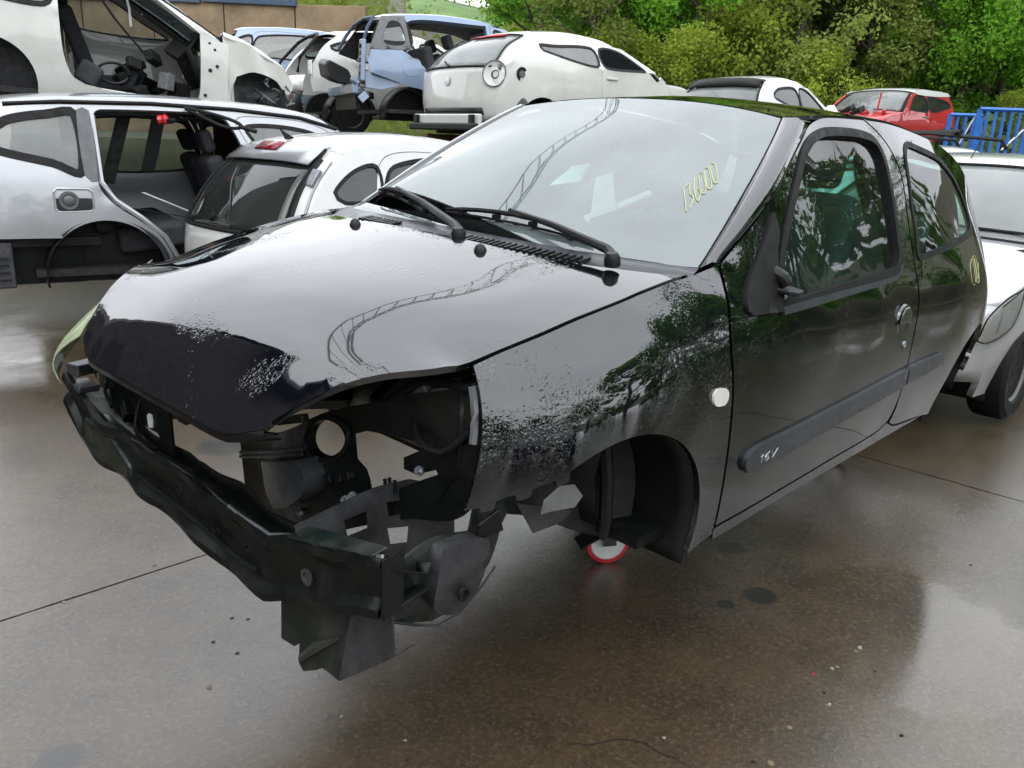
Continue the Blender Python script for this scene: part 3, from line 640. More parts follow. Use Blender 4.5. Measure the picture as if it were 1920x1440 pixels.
MB().plate([(XF, .722, .502), (XF, .727, .39), (XF-.06, .715, .372), (XF-.07, .70, .50)], (0, -.006, 0)).build('crossmember_end_plate', BLACK_STEEL, car, bevel=.002)
MB().lathe((XF+.004, .50, .375), (1, 0, 0), [(0, .018), (.003, .018), (.003, .011), (-.004, .011)], 14).build('bolt_hole_ring', GREY_STEEL, car, smooth=True)
def dent(o, amp, sc_, seed):                      # crumple a pressed sheet a little
    q_ = random.Random(seed); ph = [(q_.uniform(0, 6), q_.uniform(.6, 1.4)) for _ in range(6)]
    for v in o.data.vertices:
        x, y, z = v.co; n_ = sum(math.sin(sc_*f_*(x*(1.3+k*.2)+y*(1-k*.15)+z*(.8+k*.3))+a_) for k, (a_, f_) in enumerate(ph))/6
        v.co.x += amp*n_; v.co.z += amp*.6*math.sin(sc_*1.3*y+x*sc_+ph[0][0])
dent(cross, .003, 20, 5)
# right end: lamp carrier bracket
MB().box((.56, -.70, .50), (.10, .05, .035), (0, 0, .3)).box((.585, -.67, .455), (.06, .09, .02)).box((.53, -.62, .50), (.05, .04, .09)).build('lamp_bracket', GREY_STEEL, car, bevel=.006)
MB().plate([(.53, -.69, .54), (.53, -.28, .56), (.53, -.255, .36), (.53, -.30, .345), (.53, -.33, .40), (.53, -.60, .40)], (-.012, 0, 0)).build('front_panel', BLACK_STEEL, car, bevel=.002)
MB().plate([(.531, -.385, .435), (.531, -.375, .446), (.531, -.358, .446), (.531, -.352, .43), (.531, -.355, .41), (.531, -.378, .406)], (.003, 0, 0)).build('slot_light_plate', WHITE_PLASTIC, car)  # white plate, painted stand-in for daylight seen through a slot
MB().tube([(.52, -.25, .49), (.515, -.235, .465), (.51, -.21, .462), (.505, -.185, .475), (.50, -.17, .505)], .006, 8).build('hose', RUBBER, car, smooth=True)
# hanging corner bracket under the left end
br = MB(); xx = .585
br.plate([(xx, .345, .285), (xx, .345, .143), (xx, .395, .148), (xx, .415, .165), (xx, .412, .118), (xx, .43, .105), (xx, .47, .128), (xx, .50, .15), (xx, .555, .150), (xx-.02, .575, .33), (xx, .45, .31)], (-.004, 0, 0))
br.plate([(xx-.001, .345, .285), (xx-.001, .345, .145), (xx-.09, .34, .16), (xx-.09, .34, .29)], (0, .004, 0))
brk = br.build('hanging_bracket', GREEN_STEEL, car, bevel=.003)
MB().plate([(xx+.002, .557, .150), (xx-.03, .69, .262), (xx-.03, .675, .372), (xx-.015, .575, .335)], (-.004, 0, 0)).build('bracket_flange', RAW_STEEL if False else GREY_STEEL, brk, bevel=.002)
MB().plate([(xx+.002, .557, .150), (xx-.03, .69, .262), (xx-.10, .67, .25), (xx-.08, .55, .14)], (0, 0, .004)).build('bracket_flange', GREY_STEEL, brk, bevel=.002)
MB().tube([(xx+.004, .43, .14), (xx+.008, .49, .20), (xx+.006, .555, .25)], [.008, .012, .004], 6).build('pressed_rib', GREEN_STEEL, brk, smooth=True)
# left corner support panel with its pressed box
def SP(U): U = np.atleast_2d(U); return np.stack([U[:, 0], .66+.05*(U[:, 0]-.4)*0+.03*np.sin((U[:, 1]-.27)*9)-.015, U[:, 1]], 1)
cp = path([(.566, .43), (.562, .328)], [(.562, .328), (.50, .295), (.42, .264)], [(.42, .264), (.375, .268), (.346, .284), (.31, .32), (.284, .362), (.266, .446)], [(.266, .446), (.24, .50), (.33, .53), (.36, .46)], [(.36, .46), (.45, .475), (.52, .46), (.566, .43)])
crn = panel('corner_support', cp, SP, GREEN_STEEL, car, th=.006, res=.03)
bx = path([(.462, .465), (.47, .40), (.467, .344), (.44, .315)], [(.44, .315), (.385, .291)], [(.385, .291), (.355, .32), (.34, .36), (.33, .42)], [(.33, .42), (.34, .452), (.39, .465), (.462, .465)])
panel('pressed_box', bx, SP, GREY_STEEL, crn, th=.035, res=.03, shift=.034)
MB().lathe((.398, .706, .348), (0, 1, 0), [(0, .016), (.006, .015), (.006, .010), (-.004, .009), (-.004, 0)], 14).build('bolt_hole_ring', BLACK_STEEL, crn, smooth=True)
MB().tube([(.55, .655, .322), (.48, .66, .287), (.42, .664, .264), (.375, .664, .266), (.346, .668, .282), (.31, .675, .318), (.284, .684, .36)], .003, 6).build('rolled_edge', GREY_STEEL, crn, smooth=True)
MB().plate([(.36, .70, .45), (.37, .71, .49), (.325, .72, .515), (.30, .715, .46)], (0, -.01, 0)).build('clip_bracket', BLACK_STEEL, car, bevel=.003)
# panel with three punched windows
def S45(U): U = np.atleast_2d(U); return np.stack([U[:, 0], .45+.10*(.46-U[:, 1])-.1*(U[:, 0]-.4), U[:, 1]], 1)
hl = [[(.497, .436), (.440, .444), (.440, .404), (.489, .398)], [(.392, .452), (.335, .444), (.337, .415), (.388, .418)], [(.392, .392), (.335, .382), (.340, .345), (.385, .352)]]
hl = [[np.array(p) for p in h] for h in hl]
tray = panel('battery_tray_side', path([(.605, .452), (.50, .475), (.42, .49), (.33, .49)], [(.33, .49), (.22, .44), (.21, .33)], [(.21, .33), (.40, .30), (.605, .36)], [(.605, .36), (.605, .452)]), S45, GREY_STEEL, car, holes=hl, th=.004, res=.03)
# fan shroud plate with round hole
def SX(U): U = np.atleast_2d(U); return np.stack([.36+.03*np.sin(U[:, 0]*7), U[:, 0], U[:, 1]], 1)
sh_o = path([(-.268, .386), (-.078, .439), (.067, .505), (.156, .556), (.24, .60), (.356, .645), (.461, .69), (.605, .74)], [(.605, .74), (.66, .72), (.672, .571)], [(.672, .571), (.61, .455), (.477, .41), (.368, .36), (.163, .255), (.034, .215), (-.134, .167)], [(-.134, .167), (-.20, .165), (-.232, .186), (-.268, .386)])
sh_c = cr([(.146, .5), (.167, .54), (.22, .572), (.271, .571), (.292, .545), (.273, .51), (.222, .48), (.169, .477)], True, .015)
sh_w = [np.array(p) for p in [(.305, .559), (.358, .584), (.423, .591), (.518, .596), (.543, .601), (.519, .588), (.461, .55), (.463, .524), (.498, .521), (.547, .546), (.553, .536), (.474, .488), (.366, .423), (.355, .462), (.344, .484), (.314, .5)]]
shr = panel('fan_shroud', sh_o, SX, BLACK_STEEL, car, holes=[sh_c, sh_w, [np.array(p) for p in [(.216, .331), (.23, .357), (.241, .347), (.227, .324)]]], th=.02, res=.035, out=(1, 0, 0))
bl = path([(.0, .40), (.10, .435), (.191, .475)], [(.191, .475), (.225, .44), (.214, .394)], [(.214, .394), (.15, .34), (.08, .305)], [(.08, .305), (.03, .33), (.0, .40)])
panel('shroud_duct', bl, SX, simple('wet_black_plastic', (.05, .055, .06), .22, bmp=.05), shr, th=.06, res=.02, shift=.058, out=(1, 0, 0))
rib = MB()
for k, (dz) in enumerate((0, .012)): rib.tube([(.385+.03*math.sin(y*7), y, .335+(y+.21)*.37+.10*(y+.21)*(y-.15)+dz) for y in np.linspace(-.22, .16, 9)], .005, 6)
rib.build('shroud_rib', GREEN_STEEL, shr, smooth=True)
MB().box((.40, .10, .54), (.02, .12, .02), (.35, 0, 0)).box((.395, .0, .47), (.01, .05, .006), (.35, 0, 0)).build('shroud_clip', GREEN_STEEL, shr, bevel=.004)
hb = MB(); hb.tube([(.39, .225+.085*math.cos(a), .526+.056*math.sin(a)+.03*math.cos(a)) for a in np.linspace(0, 2*math.pi, 25)], .006, 6); hb.build('hole_collar', BLACK_PLASTIC, shr, smooth=True)
for (yy, zz) in ((.25, .44), (.29, .455), (.32, .47)): MB().box((.395, yy, zz), (.02, .022, .018), (.4, 0, 0)).build('wiring_clip', BLACK_PLASTIC, shr, bevel=.002)
for (yy, zz) in ((.425, .497), (.44, .505), (.458, .505)): MB().box((.375, yy, zz-.02), (.006, .006, .03), (.2, 0, 0)).build('wiring_clip', BLACK_PLASTIC, shr)
# clutter inside the lamp opening: lamp carrier, wiring loom, fuse box
MB().plate([(.30, .40, .70), (.30, .56, .745), (.30, .63, .735), (.30, .62, .66), (.30, .52, .62), (.30, .44, .65)], (-.02, 0, 0)).box((.32, .47, .70), (.05, .07, .05), (.4, .2, .1)).box((.31, .54, .70), (.06, .05, .05), (.3, 0, .2)).build('lamp_carrier', GREY_PLASTIC, car, bevel=.006)
MB().box((.18, .50, .60), (.16, .12, .10), (.3, .1, .2)).box((.20, .60, .56), (.12, .06, .14), (.2, 0, 0)).build('fuse_box', BLACK_PLASTIC, car, bevel=.01)
lo = MB(); lo.tube(cr([(.33, .62, .74), (.34, .50, .73), (.36, .40, .66), (.33, .32, .64), (.20, .25, .66)], False, .04), .011, 8); lo.tube(cr([(.34, .64, .66), (.36, .58, .60), (.37, .52, .61), (.33, .45, .66)], False, .04), .008, 8); lo.build('wiring_loom', RUBBER, car, smooth=True)
fe = SS(np.array(cr(fender_front, False, .03)))
MB().tube([(p[0]-.004, p[1]-.022, p[2]) for p in fe[6:-2]], .009, 6).build('fender_edge_flange', GREY_PLASTIC, car, smooth=True)
# torn splash-shield scrap and its bracket behind the fender edge
MB().plate([(.078, .74, .485), (.112, .74, .521), (.163, .74, .53), (.211, .74, .51), (.217, .74, .48), (.173, .74, .476), (.103, .74, .464)], (0, -.004, .0)).build('torn_bracket', RAW_STEEL, car, bevel=.001)
MB().plate([(.25, .70, .50), (.122, .70, .455), (.06, .70, .428), (.10, .70, .41), (.188, .70, .413)], (0, -.003, 0)).build('splash_shield_scrap', GREY_STEEL, car)
# inner arch: suspension leg space closed by dark liner sheets
def S62(U): U = np.atleast_2d(U); return np.stack([U[:, 0], .60+.03*np.sin(U[:, 0]*14), U[:, 1]], 1)
panel('inner_liner', path([(.20, .56), (-.02, .60), (-.24, .56)], [(-.24, .56), (-.30, .40), (-.30, .205)], [(-.30, .205), (-.113, .279), (.074, .392), (.20, .43)], [(.20, .43), (.20, .56)]), S62, DARK_IN, car, th=.008, res=.05)
MB().tube([(-.17, .60, .54), (-.18, .62, .42), (-.18, .63, .30), (-.18, .63, .255)], [.02, .018, .018, .01], 8).build('liner_edge', BLACK_PLASTIC, car, smooth=True)
# right headlamp still in place
lens = []
for t in np.linspace(0, 1, 9):
    top = np.array([.672-.30*t, -.43-.235*t**.8, .662+.14*t**.9]); bot = np.array([.70-.16*t**1.4, -.40-.31*t**.9, .545+.03*t**2])
    bulge = np.array([.05, -.05, .0]); row = []
    for s in np.linspace(0, 1, 8): row.append(top*(1-s)+bot*s+bulge*math.sin(math.pi*s)*.6*(1-.3*t)+np.array([.025, -.02, 0])*s)
    lens.append(row)
lamp = loft('headlamp', lens, GLASS_LAMP, car, th=.003)
loft('lamp_housing', [[np.array(p)+[-.07, .06, 0] for p in r_] for r_ in lens], GREY_PLASTIC, lamp)
# wipers
def wiper(px, pivot, elbow, tip0, tip1, nm='wiper'):
    def on(p, h): return (p[0], p[1], float(FW([p])[0])+h)
    wv = MB(); piv = (*pivot, .972)
    e = on(elbow, .028)
    wv.tube([piv, (pivot[0]-.02, pivot[1]*1.0+(elbow[1]-pivot[1])*.08, .985), tuple(np.array(piv)*.45+np.array(e)*.55+[0, 0, .012]), e], [.014, .012, .009, .007], 8)
    arm = wv.build('wiper_arm', BLACK_PLASTIC, car, smooth=True)
    MB().lathe((piv[0], piv[1], piv[2]-.02), (.2, 0, 1), [(0, .02), (.02, .02), (.032, .013), (.034, 0)], 12).build('pivot_cap', BLACK_PLASTIC, arm, smooth=True)
    bp_ = [np.array(tip0)*(1-t)+np.array(tip1)*t for t in np.linspace(0, 1, 9)]
    bl_ = MB(); bl_.tube([on(p, .014+.014*math.sin(math.pi*i/8)) for i, p in enumerate(bp_)], [.004]+[.007]*7+[.004], 6); bl_.tube([on(p, .006) for p in bp_], .004, 6)
    for i in range(1, 8, 2): q = on(bp_[i], .012); bl_.box(q, (.02, .016, .016))
    bl_.build('wiper_blade', RUBBER, arm, smooth=True)
wiper(0, (-.165, .575), (-.244, .158), (-.235, .455), (-.225, -.075))
wiper(0, (-.105, .11), (-.282, -.37), (-.19, -.085), (-.315, -.50))
# yellow chalk figures on the glass and a scribble on the quarter panel, the badge on the moulding
def chalk(nm, strokes, f3, parent, r=.003, mat=CHALK):
    c = MB()
    for s in strokes: c.tube([f3(p) for p in cr(s, False, .012)], r, 5)
    return c.build(nm, mat, parent, smooth=True)
def wsp(p):
    # text runs up the glass from lower left to upper right
    u, v = p; x = -.488-.185*u-.22*v; y = .558-.009*u-.21*v
    q = (x, y); return (q[0], q[1], float(FW([q])[0])+.002)
chalk('chalk_number', [[(0, .0), (.05, .30)], [(.10, .28), (.20, .30), (.16, .17), (.22, .08), (.10, 0)], [(.36, .32), (.27, .15), (.30, .0), (.40, .06), (.35, .16), (.28, .10)],
    [(.44, .28), (.43, .05), (.53, .03), (.56, .28), (.50, .33)], [(.60, .30), (.58, .05), (.68, .02), (.72, .28), (.65, .34)], [(.76, .30), (.75, .05), (.85, .03), (.89, .27), (.82, .33)]], wsp, ws, .0013)
def qsp(p): q = SS([(-2.30-.11*p[0], .80+.10*p[1])])[0]; return (q[0], q[1]+.002, q[2])
chalk('chalk_scribble', [[(.35, .9), (0, .6), (.05, 0), (.4, -.1)], [(.5, 0), (.55, .9), (1.0, .9), (1.05, .0), (.5, 0)], [(.7, .0), (.75, .9), (.9, .1), (1.25, .7)]], qsp, car, .0012)
def bsp(p): q = SS([(-.585-.032*p[0], .432+.024*p[1]+.0006*p[0])])[0]; return (q[0], q[1]+.0155, q[2])
chalk('sixteen_valve_badge', [[(0, .75), (.35, 1.0)], [(.35, 1.0), (.25, 0)], [(1.5, 1.0), (1.0, .75), (.8, .3), (1.1, 0), (1.5, .25), (1.35, .5), (.85, .4)], [(1.9, 1.0), (2.2, 0)], [(2.2, 0), (2.9, 1.0)]], bsp, car, .0014, EMBOSS)
# cabin
cab = MB()
dash = loft('dashboard', [[(-.22, y, .93) for y in np.linspace(-.62, .62, 9)], [(-.45, y, .965-.02*abs(y)) for y in np.linspace(-.64, .64, 9)], [(-.62, y, .93+(.04 if .15 < y < .5 else 0)) for y in np.linspace(-.64, .64, 9)], [(-.66, y, .80) for y in np.linspace(-.64, .64, 9)], [(-.55, y, .55) for y in np.linspace(-.62, .62, 9)]], DARK_IN, car, th=.01)
MB().tube([(-.80+.07*math.sin(a), .36+.185*math.cos(a), .90+.17*math.sin(a)) for a in np.linspace(0, 2*math.pi, 25)], .016, 8).tube([(-.66, .36, .87), (-.80, .36, .90)], .05, 10).box((-.80, .36, .90), (.03, .34, .04), (0, -.4, 0)).build('steering_wheel', BLACK_PLASTIC, car, smooth=True)
def seat(parent, x, y, z, w=.48, nm='seat', mat=CLOTH, tilt=.35, name2='headrest'):
    s = MB(); s.box((x, y, z), (.5, w, .16), (0, -.12, 0)); s.box((x-.34, y, z+.34), (.14, w*.95, .66), (0, tilt*-1, 0)); o = s.build(nm, mat, parent, bevel=.05, seg=3)
    MB().box((x-.47, y, z+.76), (.09, .26, .18), (0, -tilt, 0)).build(name2, mat, o, bevel=.035, seg=3); return o
for y in (.36, -.36): seat(car, -1.15, y, .46)
MB().box((-2.0, 0, .45), (.45, 1.2, .16), (0, -.1, 0)).box((-2.25, 0, .75), (.14, 1.2, .6), (0, -.3, 0)).build('rear_seat', CLOTH, car, bevel=.05, seg=3)
MB().box((-1.30, 0, .27), (2.2, 1.44, .03)).build('floor_pan', BLACK_STEEL, car)
MB().box((-2.5, 0, .42), (.75, 1.1, .03)).build('boot_floor', BLACK_STEEL, car)
for k, (p0, p1, wd) in enumerate([((-.95, .42, .92), (-1.35, .30, 1.22), .10), ((-.75, .05, .98), (-.98, -.12, 1.10), .09), ((-.80, -.02, .98), (-1.0, .10, 1.08), .03), ((-1.0, -.35, 1.05), (-1.25, -.45, 1.12), .12)]):
    a, b_ = np.array(p0), np.array(p1); n_ = np.cross(b_-a, [1, .2, .6]); n_ = n_/np.linalg.norm(n_)*wd
    MB().plate([a, b_, b_+n_*.7, a+n_], (.01, 0, .01)).build('trim_strip', WHITE_PLASTIC, car, bevel=.004)
for sg in (1, -1):
    MB().plate([(x, sg*(float(FS([(x, z)])[0])-.06), z) for x, z in [(-.47, .30), (-1.66, .34), (-1.69, .85), (-.64, .82), (-.5, .80)]], (0, -sg*.02, 0)).build('door_card', DARK_IN, car)
    MB().plate([(x, sg*(float(FS([(x, z)])[0])-.07), z) for x, z in [(-1.74, .34), (-2.75, .45), (-2.78, .88), (-1.76, .88)]], (0, -sg*.02, 0)).build('side_trim', DARK_IN, car)
    MB().plate([(x, sg*(float(FS([(x, z)])[0])-.05), z) for x, z in [(-1.62, .88), (-1.76, .88), (-1.77, 1.33), (-1.66, 1.33)]], (0, -sg*.02, 0)).build('pillar_trim', DARK_IN, car)
    # bare rear hub with its drum and disc shield
    MB().lathe((-2.47, sg*.60, .26), (0, sg, 0), [(0, .09), (.06, .09), (.065, .115), (.075, .115), (.076, .045), (.12, .04), (.13, 0)], 24).build('brake_drum', GREY_STEEL, car, smooth=True)
MB().tube([(-2.47, -.6, .26), (-2.40, -.3, .28), (-2.40, .3, .28), (-2.47, .6, .26)], .045, 10).build('rear_axle', BLACK_STEEL, car, smooth=True)
# sub-frame parts under the bay

# ------------------------------------------------------------------ wheeled dolly that carries the car
dl = thing('car_dolly', 'low steel dolly with a white and red caster wheel under the black hatchback', 'dolly', (-1.10, 0, 0))
dm = MB()
for y in (-.32, .32): dm.tube([(.62, y, .30), (-1.6, y, .30)], .03, 4)
for x in (.35, -.55, -1.5): dm.tube([(x, -.45, .34), (x, .45, .34)], .03, 4)
dm.build('frame', BLACK_STEEL, dl)
for (x, y) in ((.197, .124), (-.25, -.30), (-1.45, .30), (-1.45, -.30)):
    ww = MB(); a = R(35); ax = (math.sin(a), math.cos(a), 0)
    ww.lathe((x-ax[0]*.02, y-ax[1]*.02, .085), ax, [(0, .068), (.003, .074), (.037, .074), (.04, .068), (.036, .055), (.034, .02), (.04, .012), (.04, 0)], 26); cw = ww.build('caster_wheel', WHITE_PLASTIC, dl, smooth=True)
    MB().lathe((x-ax[0]*.02, y-ax[1]*.02, .085), ax, [(.0, .066), (.001, .083), (.006, .087), (.034, .087), (.039, .083), (.04, .066)], 26, False).build('tyre', BRIGHT_RED if y == .124 else RUBBER, cw, smooth=True)
    MB().box((x, y, .19), (.10, .10, .012)).box((x+ax[0]*.035, y+ax[1]*.035, .135), (.05, .006, .11), (0, 0, a*-1)).box((x-ax[0]*.035, y-ax[1]*.035, .135), (.05, .006, .11), (0, 0, -a)).tube([(x, y, .19), (x, y, .30)], .025, 8).build('caster_fork', GREY_STEEL, dl)
for (x, y, h) in ((.35, .43, .25), (.35, -.43, .24), (-1.5, .43, .15), (-1.5, -.43, .15)): MB().box((x, y, .37+h/2-.02), (.09, .09, h*.5)).build('prop_block', BLACK_STEEL, dl)
# ------------------------------------------------------------------ other cars: one builder, every car with its own outline
def rz2(a): c, s = math.cos(a), math.sin(a); return np.array([[c, -s, 0], [s, c, 0], [0, 0, 1]])
def put(root, local, px, py, depth, yaw, pitch=0., roll=0.):
    M_ = Matrix.Rotation(yaw, 3, 'Z') @ Matrix.Rotation(pitch, 3, 'Y') @ Matrix.Rotation(roll, 3, 'X')
    p = Vector(at(px, py, depth).tolist())-M_ @ Vector(local)
    root.matrix_world = M_.to_4x4() if False else Matrix.Translation(p) @ M_.to_4x4()
    return p
class GCar:
    def __init__(s, root, P):
        s.root, s.P = root, P
        s.hw, s.zb, s.yr, s.zs, s.H = P['hw'], P['belt'], P['yroof'], P['sill'], P['H']
        s.d = P.get('drop', .055)
        S = []; s.seg = {}
        for nm, pts in P['prof']:
            q = cr([(p[0], p[1], p[2]*1.0) for p in pts], False, .09); a = len(S)-(1 if S else 0); S += q if not S else q[1:]; s.seg[nm] = (a, len(S)-1)
        S = np.array(S); s.S = S
        t = np.gradient(S[:, :2], axis=0); t /= np.linalg.norm(t, axis=1)[:, None]+1e-9; s.n = np.stack([-t[:, 1], t[:, 0]], 1)
        k = np.ones(5)/5; pad = lambda a: np.concatenate([[a[0]]*2, a, [a[-1]]*2])
        s.n = np.stack([np.convolve(pad(s.n[:, i]), k, 'valid') for i in (0, 1)], 1); s.n /= np.linalg.norm(s.n, axis=1)[:, None]
        s.edge = S[:, :2]-s.n*s.d+np.stack([S[:, 2], 0*S[:, 2]], 1)
        s.ye = s.Y(s.edge)
    def Y(s, U):
        U = np.atleast_2d(np.array(U, float)); x, z = U[:, 0], U[:, 1]; P = s.P
        low = np.clip((s.zb-z)/(s.zb-s.zs), 0, 1.3); up = np.clip((z-s.zb)/(s.H-s.zb), 0, 1.2)
        y = s.hw*(1-.075*low**2.2+.018*np.sin(np.clip(low, 0, 1)*math.pi))-(s.hw-s.yr)*up**1.12-.012*np.exp(-((low-.10)/.08)**2)
        f0, fa, r0, ra = P['plan']; xe = P['prof'][-1][1][-1][0]; xr = P['prof'][0][1][0][0]
        y = y*(1-fa*np.clip((x-f0)/(xe-f0), 0, 1.2)**2.2-ra*np.clip((r0-x)/(r0-xr), 0, 1.2)**2.2)
        return y
    def side(s, sg):
        def f(U): U = np.atleast_2d(U); return np.stack([U[:, 0], s.Y(U), U[:, 1]], 1)
        return f
    def lower(s):
        P = s.P; pts = []; x0 = s.edge[-1][0]; x1 = s.edge[0][0]; zf, zr_ = P.get('front_low', s.zs), P.get('rear_low', s.zs)
        cur = zf; out = [(x0, zf)]
        for (xa, za, r) in sorted(P['arches'], reverse=True):
            nxt = s.zs if len(P['arches']) > 1 and xa != min(a[0] for a in P['arches']) else zr_
            def ang(zz): return math.asin(max(-1, min(1, (zz-za)/r)))
            a0, a1 = ang(cur), math.pi-ang(nxt); out += [(xa+r*math.cos(a0+(a1-a0)*i/22), za+r*math.sin(a0+(a1-a0)*i/22)) for i in range(23)]; cur = nxt
        out.append((x1, cur)); return out
    def cap(s, nm, mat, v0=-1., v1=1., name=None, shift=0., th=.006, parent=None, a=None, b=None):
        i0, i1 = s.seg[nm]; i0 = i0 if a is None else i0+int((i1-i0)*a); i1 = i1 if b is None else s.seg[nm][0]+int((s.seg[nm][1]-s.seg[nm][0])*b)
        rows = []
        for i in range(i0, i1+1):
            row = []
            for v in np.linspace(v0, v1, 17 if v1-v0 > 1 else 4):
                av = abs(v); x = s.S[i, 0]+s.S[i, 2]*av**2-s.n[i, 0]*(s.d*av**3.2-shift); z = s.S[i, 1]-s.n[i, 1]*(s.d*av**3.2-shift)
                row.append((x, s.ye[i]*v, z))
            rows.append(row)
        return loft(name or nm, rows, mat, parent or s.root, th=th, flip=True)
    def build(s):
        P, root = s.P, s.root; pm = P['paint']; GL = P.get('glass', GLASS_GREY); sides = P.get('sides', (1, -1)); omit = P.get('omit', ())
        outl = dedup([np.array(p, float) for p in list(s.edge)+s.lower()])
        cut = P.get('cut')                                   # keep only x below this (front removed)
        if cut:
            outl = dedup([np.array([min(p[0], cut), p[1]]) for p in outl])
        for sg in sides:
            mir = sg < 0; f = s.side(1)
            holes = [offset(dedup(path(*d['poly']) if isinstance(d['poly'][0], list) else cr(d['poly'], True, .05)), 0.) for d in P.get('doors', ())]
            wins = [cr(w_, True, .05) for w_ in P.get('windows', ())]
            bs = panel('body_side', outl, f, pm, root, holes=holes+wins, mirror=mir, res=P.get('res', .10), th=P.get('jamb', .035))
            for w_ in wins:
                o_, i_ = ring(w_, -.006, P.get('surround', .03)); panel('window_surround', o_, f, RUBBER, bs, holes=[dedup(i_)], mirror=mir, th=.01, shift=.003, res=.06)
                panel('side_glass', offset(w_, .008), f, P.get('side_glass', GL), bs, mirror=mir, th=.004, shift=-.006, res=.12, back=False)
            for d, h in zip(P.get('doors', ()), holes):
                if d.get('missing') in (True, sg): continue
                wn = [cr(d['win'], True, .04)] if d.get('win') else []
                dr = panel('door', h, f, d.get('paint', pm), root, holes=wn, inset=.005, mirror=mir, res=P.get('res', .10), th=.03)
                for w_ in wn:
                    o_, i_ = ring(w_, -.004, .022); panel('window_seal', o_, f, RUBBER, dr, holes=[dedup(i_)], mirror=mir, th=.01, shift=.003, res=.06)
                    if not d.get('noglass'): panel('door_glass', offset(w_, .01), f, P.get('side_glass', GL), dr, mirror=mir, th=.004, shift=-.008, res=.12, back=False)
                if d.get('handle'):
                    hx, hz = d['handle']; hy = float(s.Y([(hx, hz)])[0])*sg
                    MB().box((hx, hy+sg*.012, hz), (.17, .02, .028)).build('door_handle', d.get('hmat', pm), dr, bevel=.009)
            for (xa, za, r) in P['arches']:
                cs = []
                for k, inn in enumerate((.012, .07, .22, .34)):
                    rr = r+(.012 if k else -.002); cs.append([(xa+rr*math.cos(R(-12+204*i/20)), sg*(float(s.Y([(xa+rr*math.cos(R(-12+204*i/20)), max(s.zs, za+rr*math.sin(R(-12+204*i/20))))])[0])-inn), za+rr*math.sin(R(-12+204*i/20))) for i in range(21)])
                if not cut or xa < cut:
                    ho = loft('wheel_housing', cs, BLACK_PLASTIC, root, th=.004); yi = sg*(s.hw-.36)
                    MB().plate([(xa+(r+.02)*math.cos(R(-12+204*i/20)), yi, za+(r+.02)*math.sin(R(-12+204*i/20))) for i in range(21)], (0, -sg*.01, 0)).build('housing_wall', BLACK_PLASTIC, ho)
            for (xa, za, r) in P.get('wheels', ()):
                yo = s.hw*.985*sg; wl = MB(); k = r
                wl.lathe((xa, yo-sg*.20, za), (0, sg, 0), [(0, k*.6), (0, k*.93), (.02, k*.99), (.05, k), (.15, k), (.18, k*.985), (.2, k*.90), (.195, k*.66), (.17, k*.62)], 40)
                wh = wl.build('wheel', RUBBER, root, smooth=True)
                MB().lathe((xa, yo-sg*.20, za), (0, sg, 0), [(.02, k*.60), (.175, k*.64), (.185, k*.62), (.16, k*.56), (.13, k*.2), (.15, k*.16), (.15, 0)], 28).build('rim', P.get('rim', GREY_STEEL), wh, smooth=True)
                for q in range(36):
                    a = q*math.pi/18; MB().box((xa+(k+.001)*math.cos(a), yo-sg*.10, za+(k+.001)*math.sin(a)), (.008, .15, k*.07), (0, -a, 0)).build('tread_block', RUBBER, wh) if P.get('tread') else None
        for nm in s.seg:
            if nm in omit: continue
            if nm in ('windscreen', 'rear_window'):
                gv = P.get('glass_v', .88)
                for a, b_ in ((-1, -gv), (gv, 1)): s.cap(nm, P.get('pillar_paint', pm), a, b_, 'pillar_skin')
                g_ = s.cap(nm, P['rear_glass'] if nm == 'rear_window' and 'rear_glass' in P else GL, -gv, gv, nm, shift=-.004, th=.003)
                i0, i1 = s.seg[nm]; bd = MB()
                for e in (i0, i1):
                    bd.tube([(s.S[e, 0]+s.S[e, 2]*v*v-s.n[e, 0]*s.d*abs(v)**3.2, s.ye[e]*v, s.S[e, 1]-s.n[e, 1]*s.d*abs(v)**3.2) for v in np.linspace(-gv, gv, 13)], .012, 6)
                for v in (-gv, gv):
                    bd.tube([(s.S[i, 0]+s.S[i, 2]*v*v-s.n[i, 0]*s.d*abs(v)**3.2, s.ye[i]*v, s.S[i, 1]-s.n[i, 1]*s.d*abs(v)**3.2) for i in range(i0, i1+1)], .012, 6)
                bd.build('glass_border', RUBBER, g_, smooth=True)
            else: s.cap(nm, P.get('cap_mat', {}).get(nm, pm))
        xr, xf = min(s.edge[:, 0]), cut or max(s.edge[:, 0])
        MB().box(((xr+xf)/2, 0, s.zs+.04), ((xf-xr)*.86, s.hw*1.78, .05)).build('floor_pan', DARK_IN, root)
        if P.get('cabin', True):
            for (x, y) in P.get('seats', ()): seat(root, x, y, s.zs+.22, .46)
            xd = P.get('dash')
            if xd:
                w2 = s.hw*.8; loft('dashboard', [[(xd+.35, y, s.zb-.03) for y in (-w2, 0, w2)], [(xd+.05, y, s.zb) for y in (-w2, 0, w2)], [(xd-.05, y, s.zb-.15) for y in (-w2, 0, w2)], [(xd+.1, y, s.zs+.25) for y in (-w2, 0, w2)]], DARK_IN, root, th=.02)
            hd = s.seg['roof']; i0, i1 = hd
            loft('headlining', [[(s.S[i, 0], s.ye[i]*v*.96, s.S[i, 1]-.05-.05*v*v) for v in np.linspace(-1, 1, 7)] for i in range(i0, i1+1, 3)], P.get('lining', GREY_IN), root)
        return s
def strip(nm, pts, mat, parent, r=.012, n=6): return MB().tube(pts, r, n).build(nm, mat, parent, smooth=True)

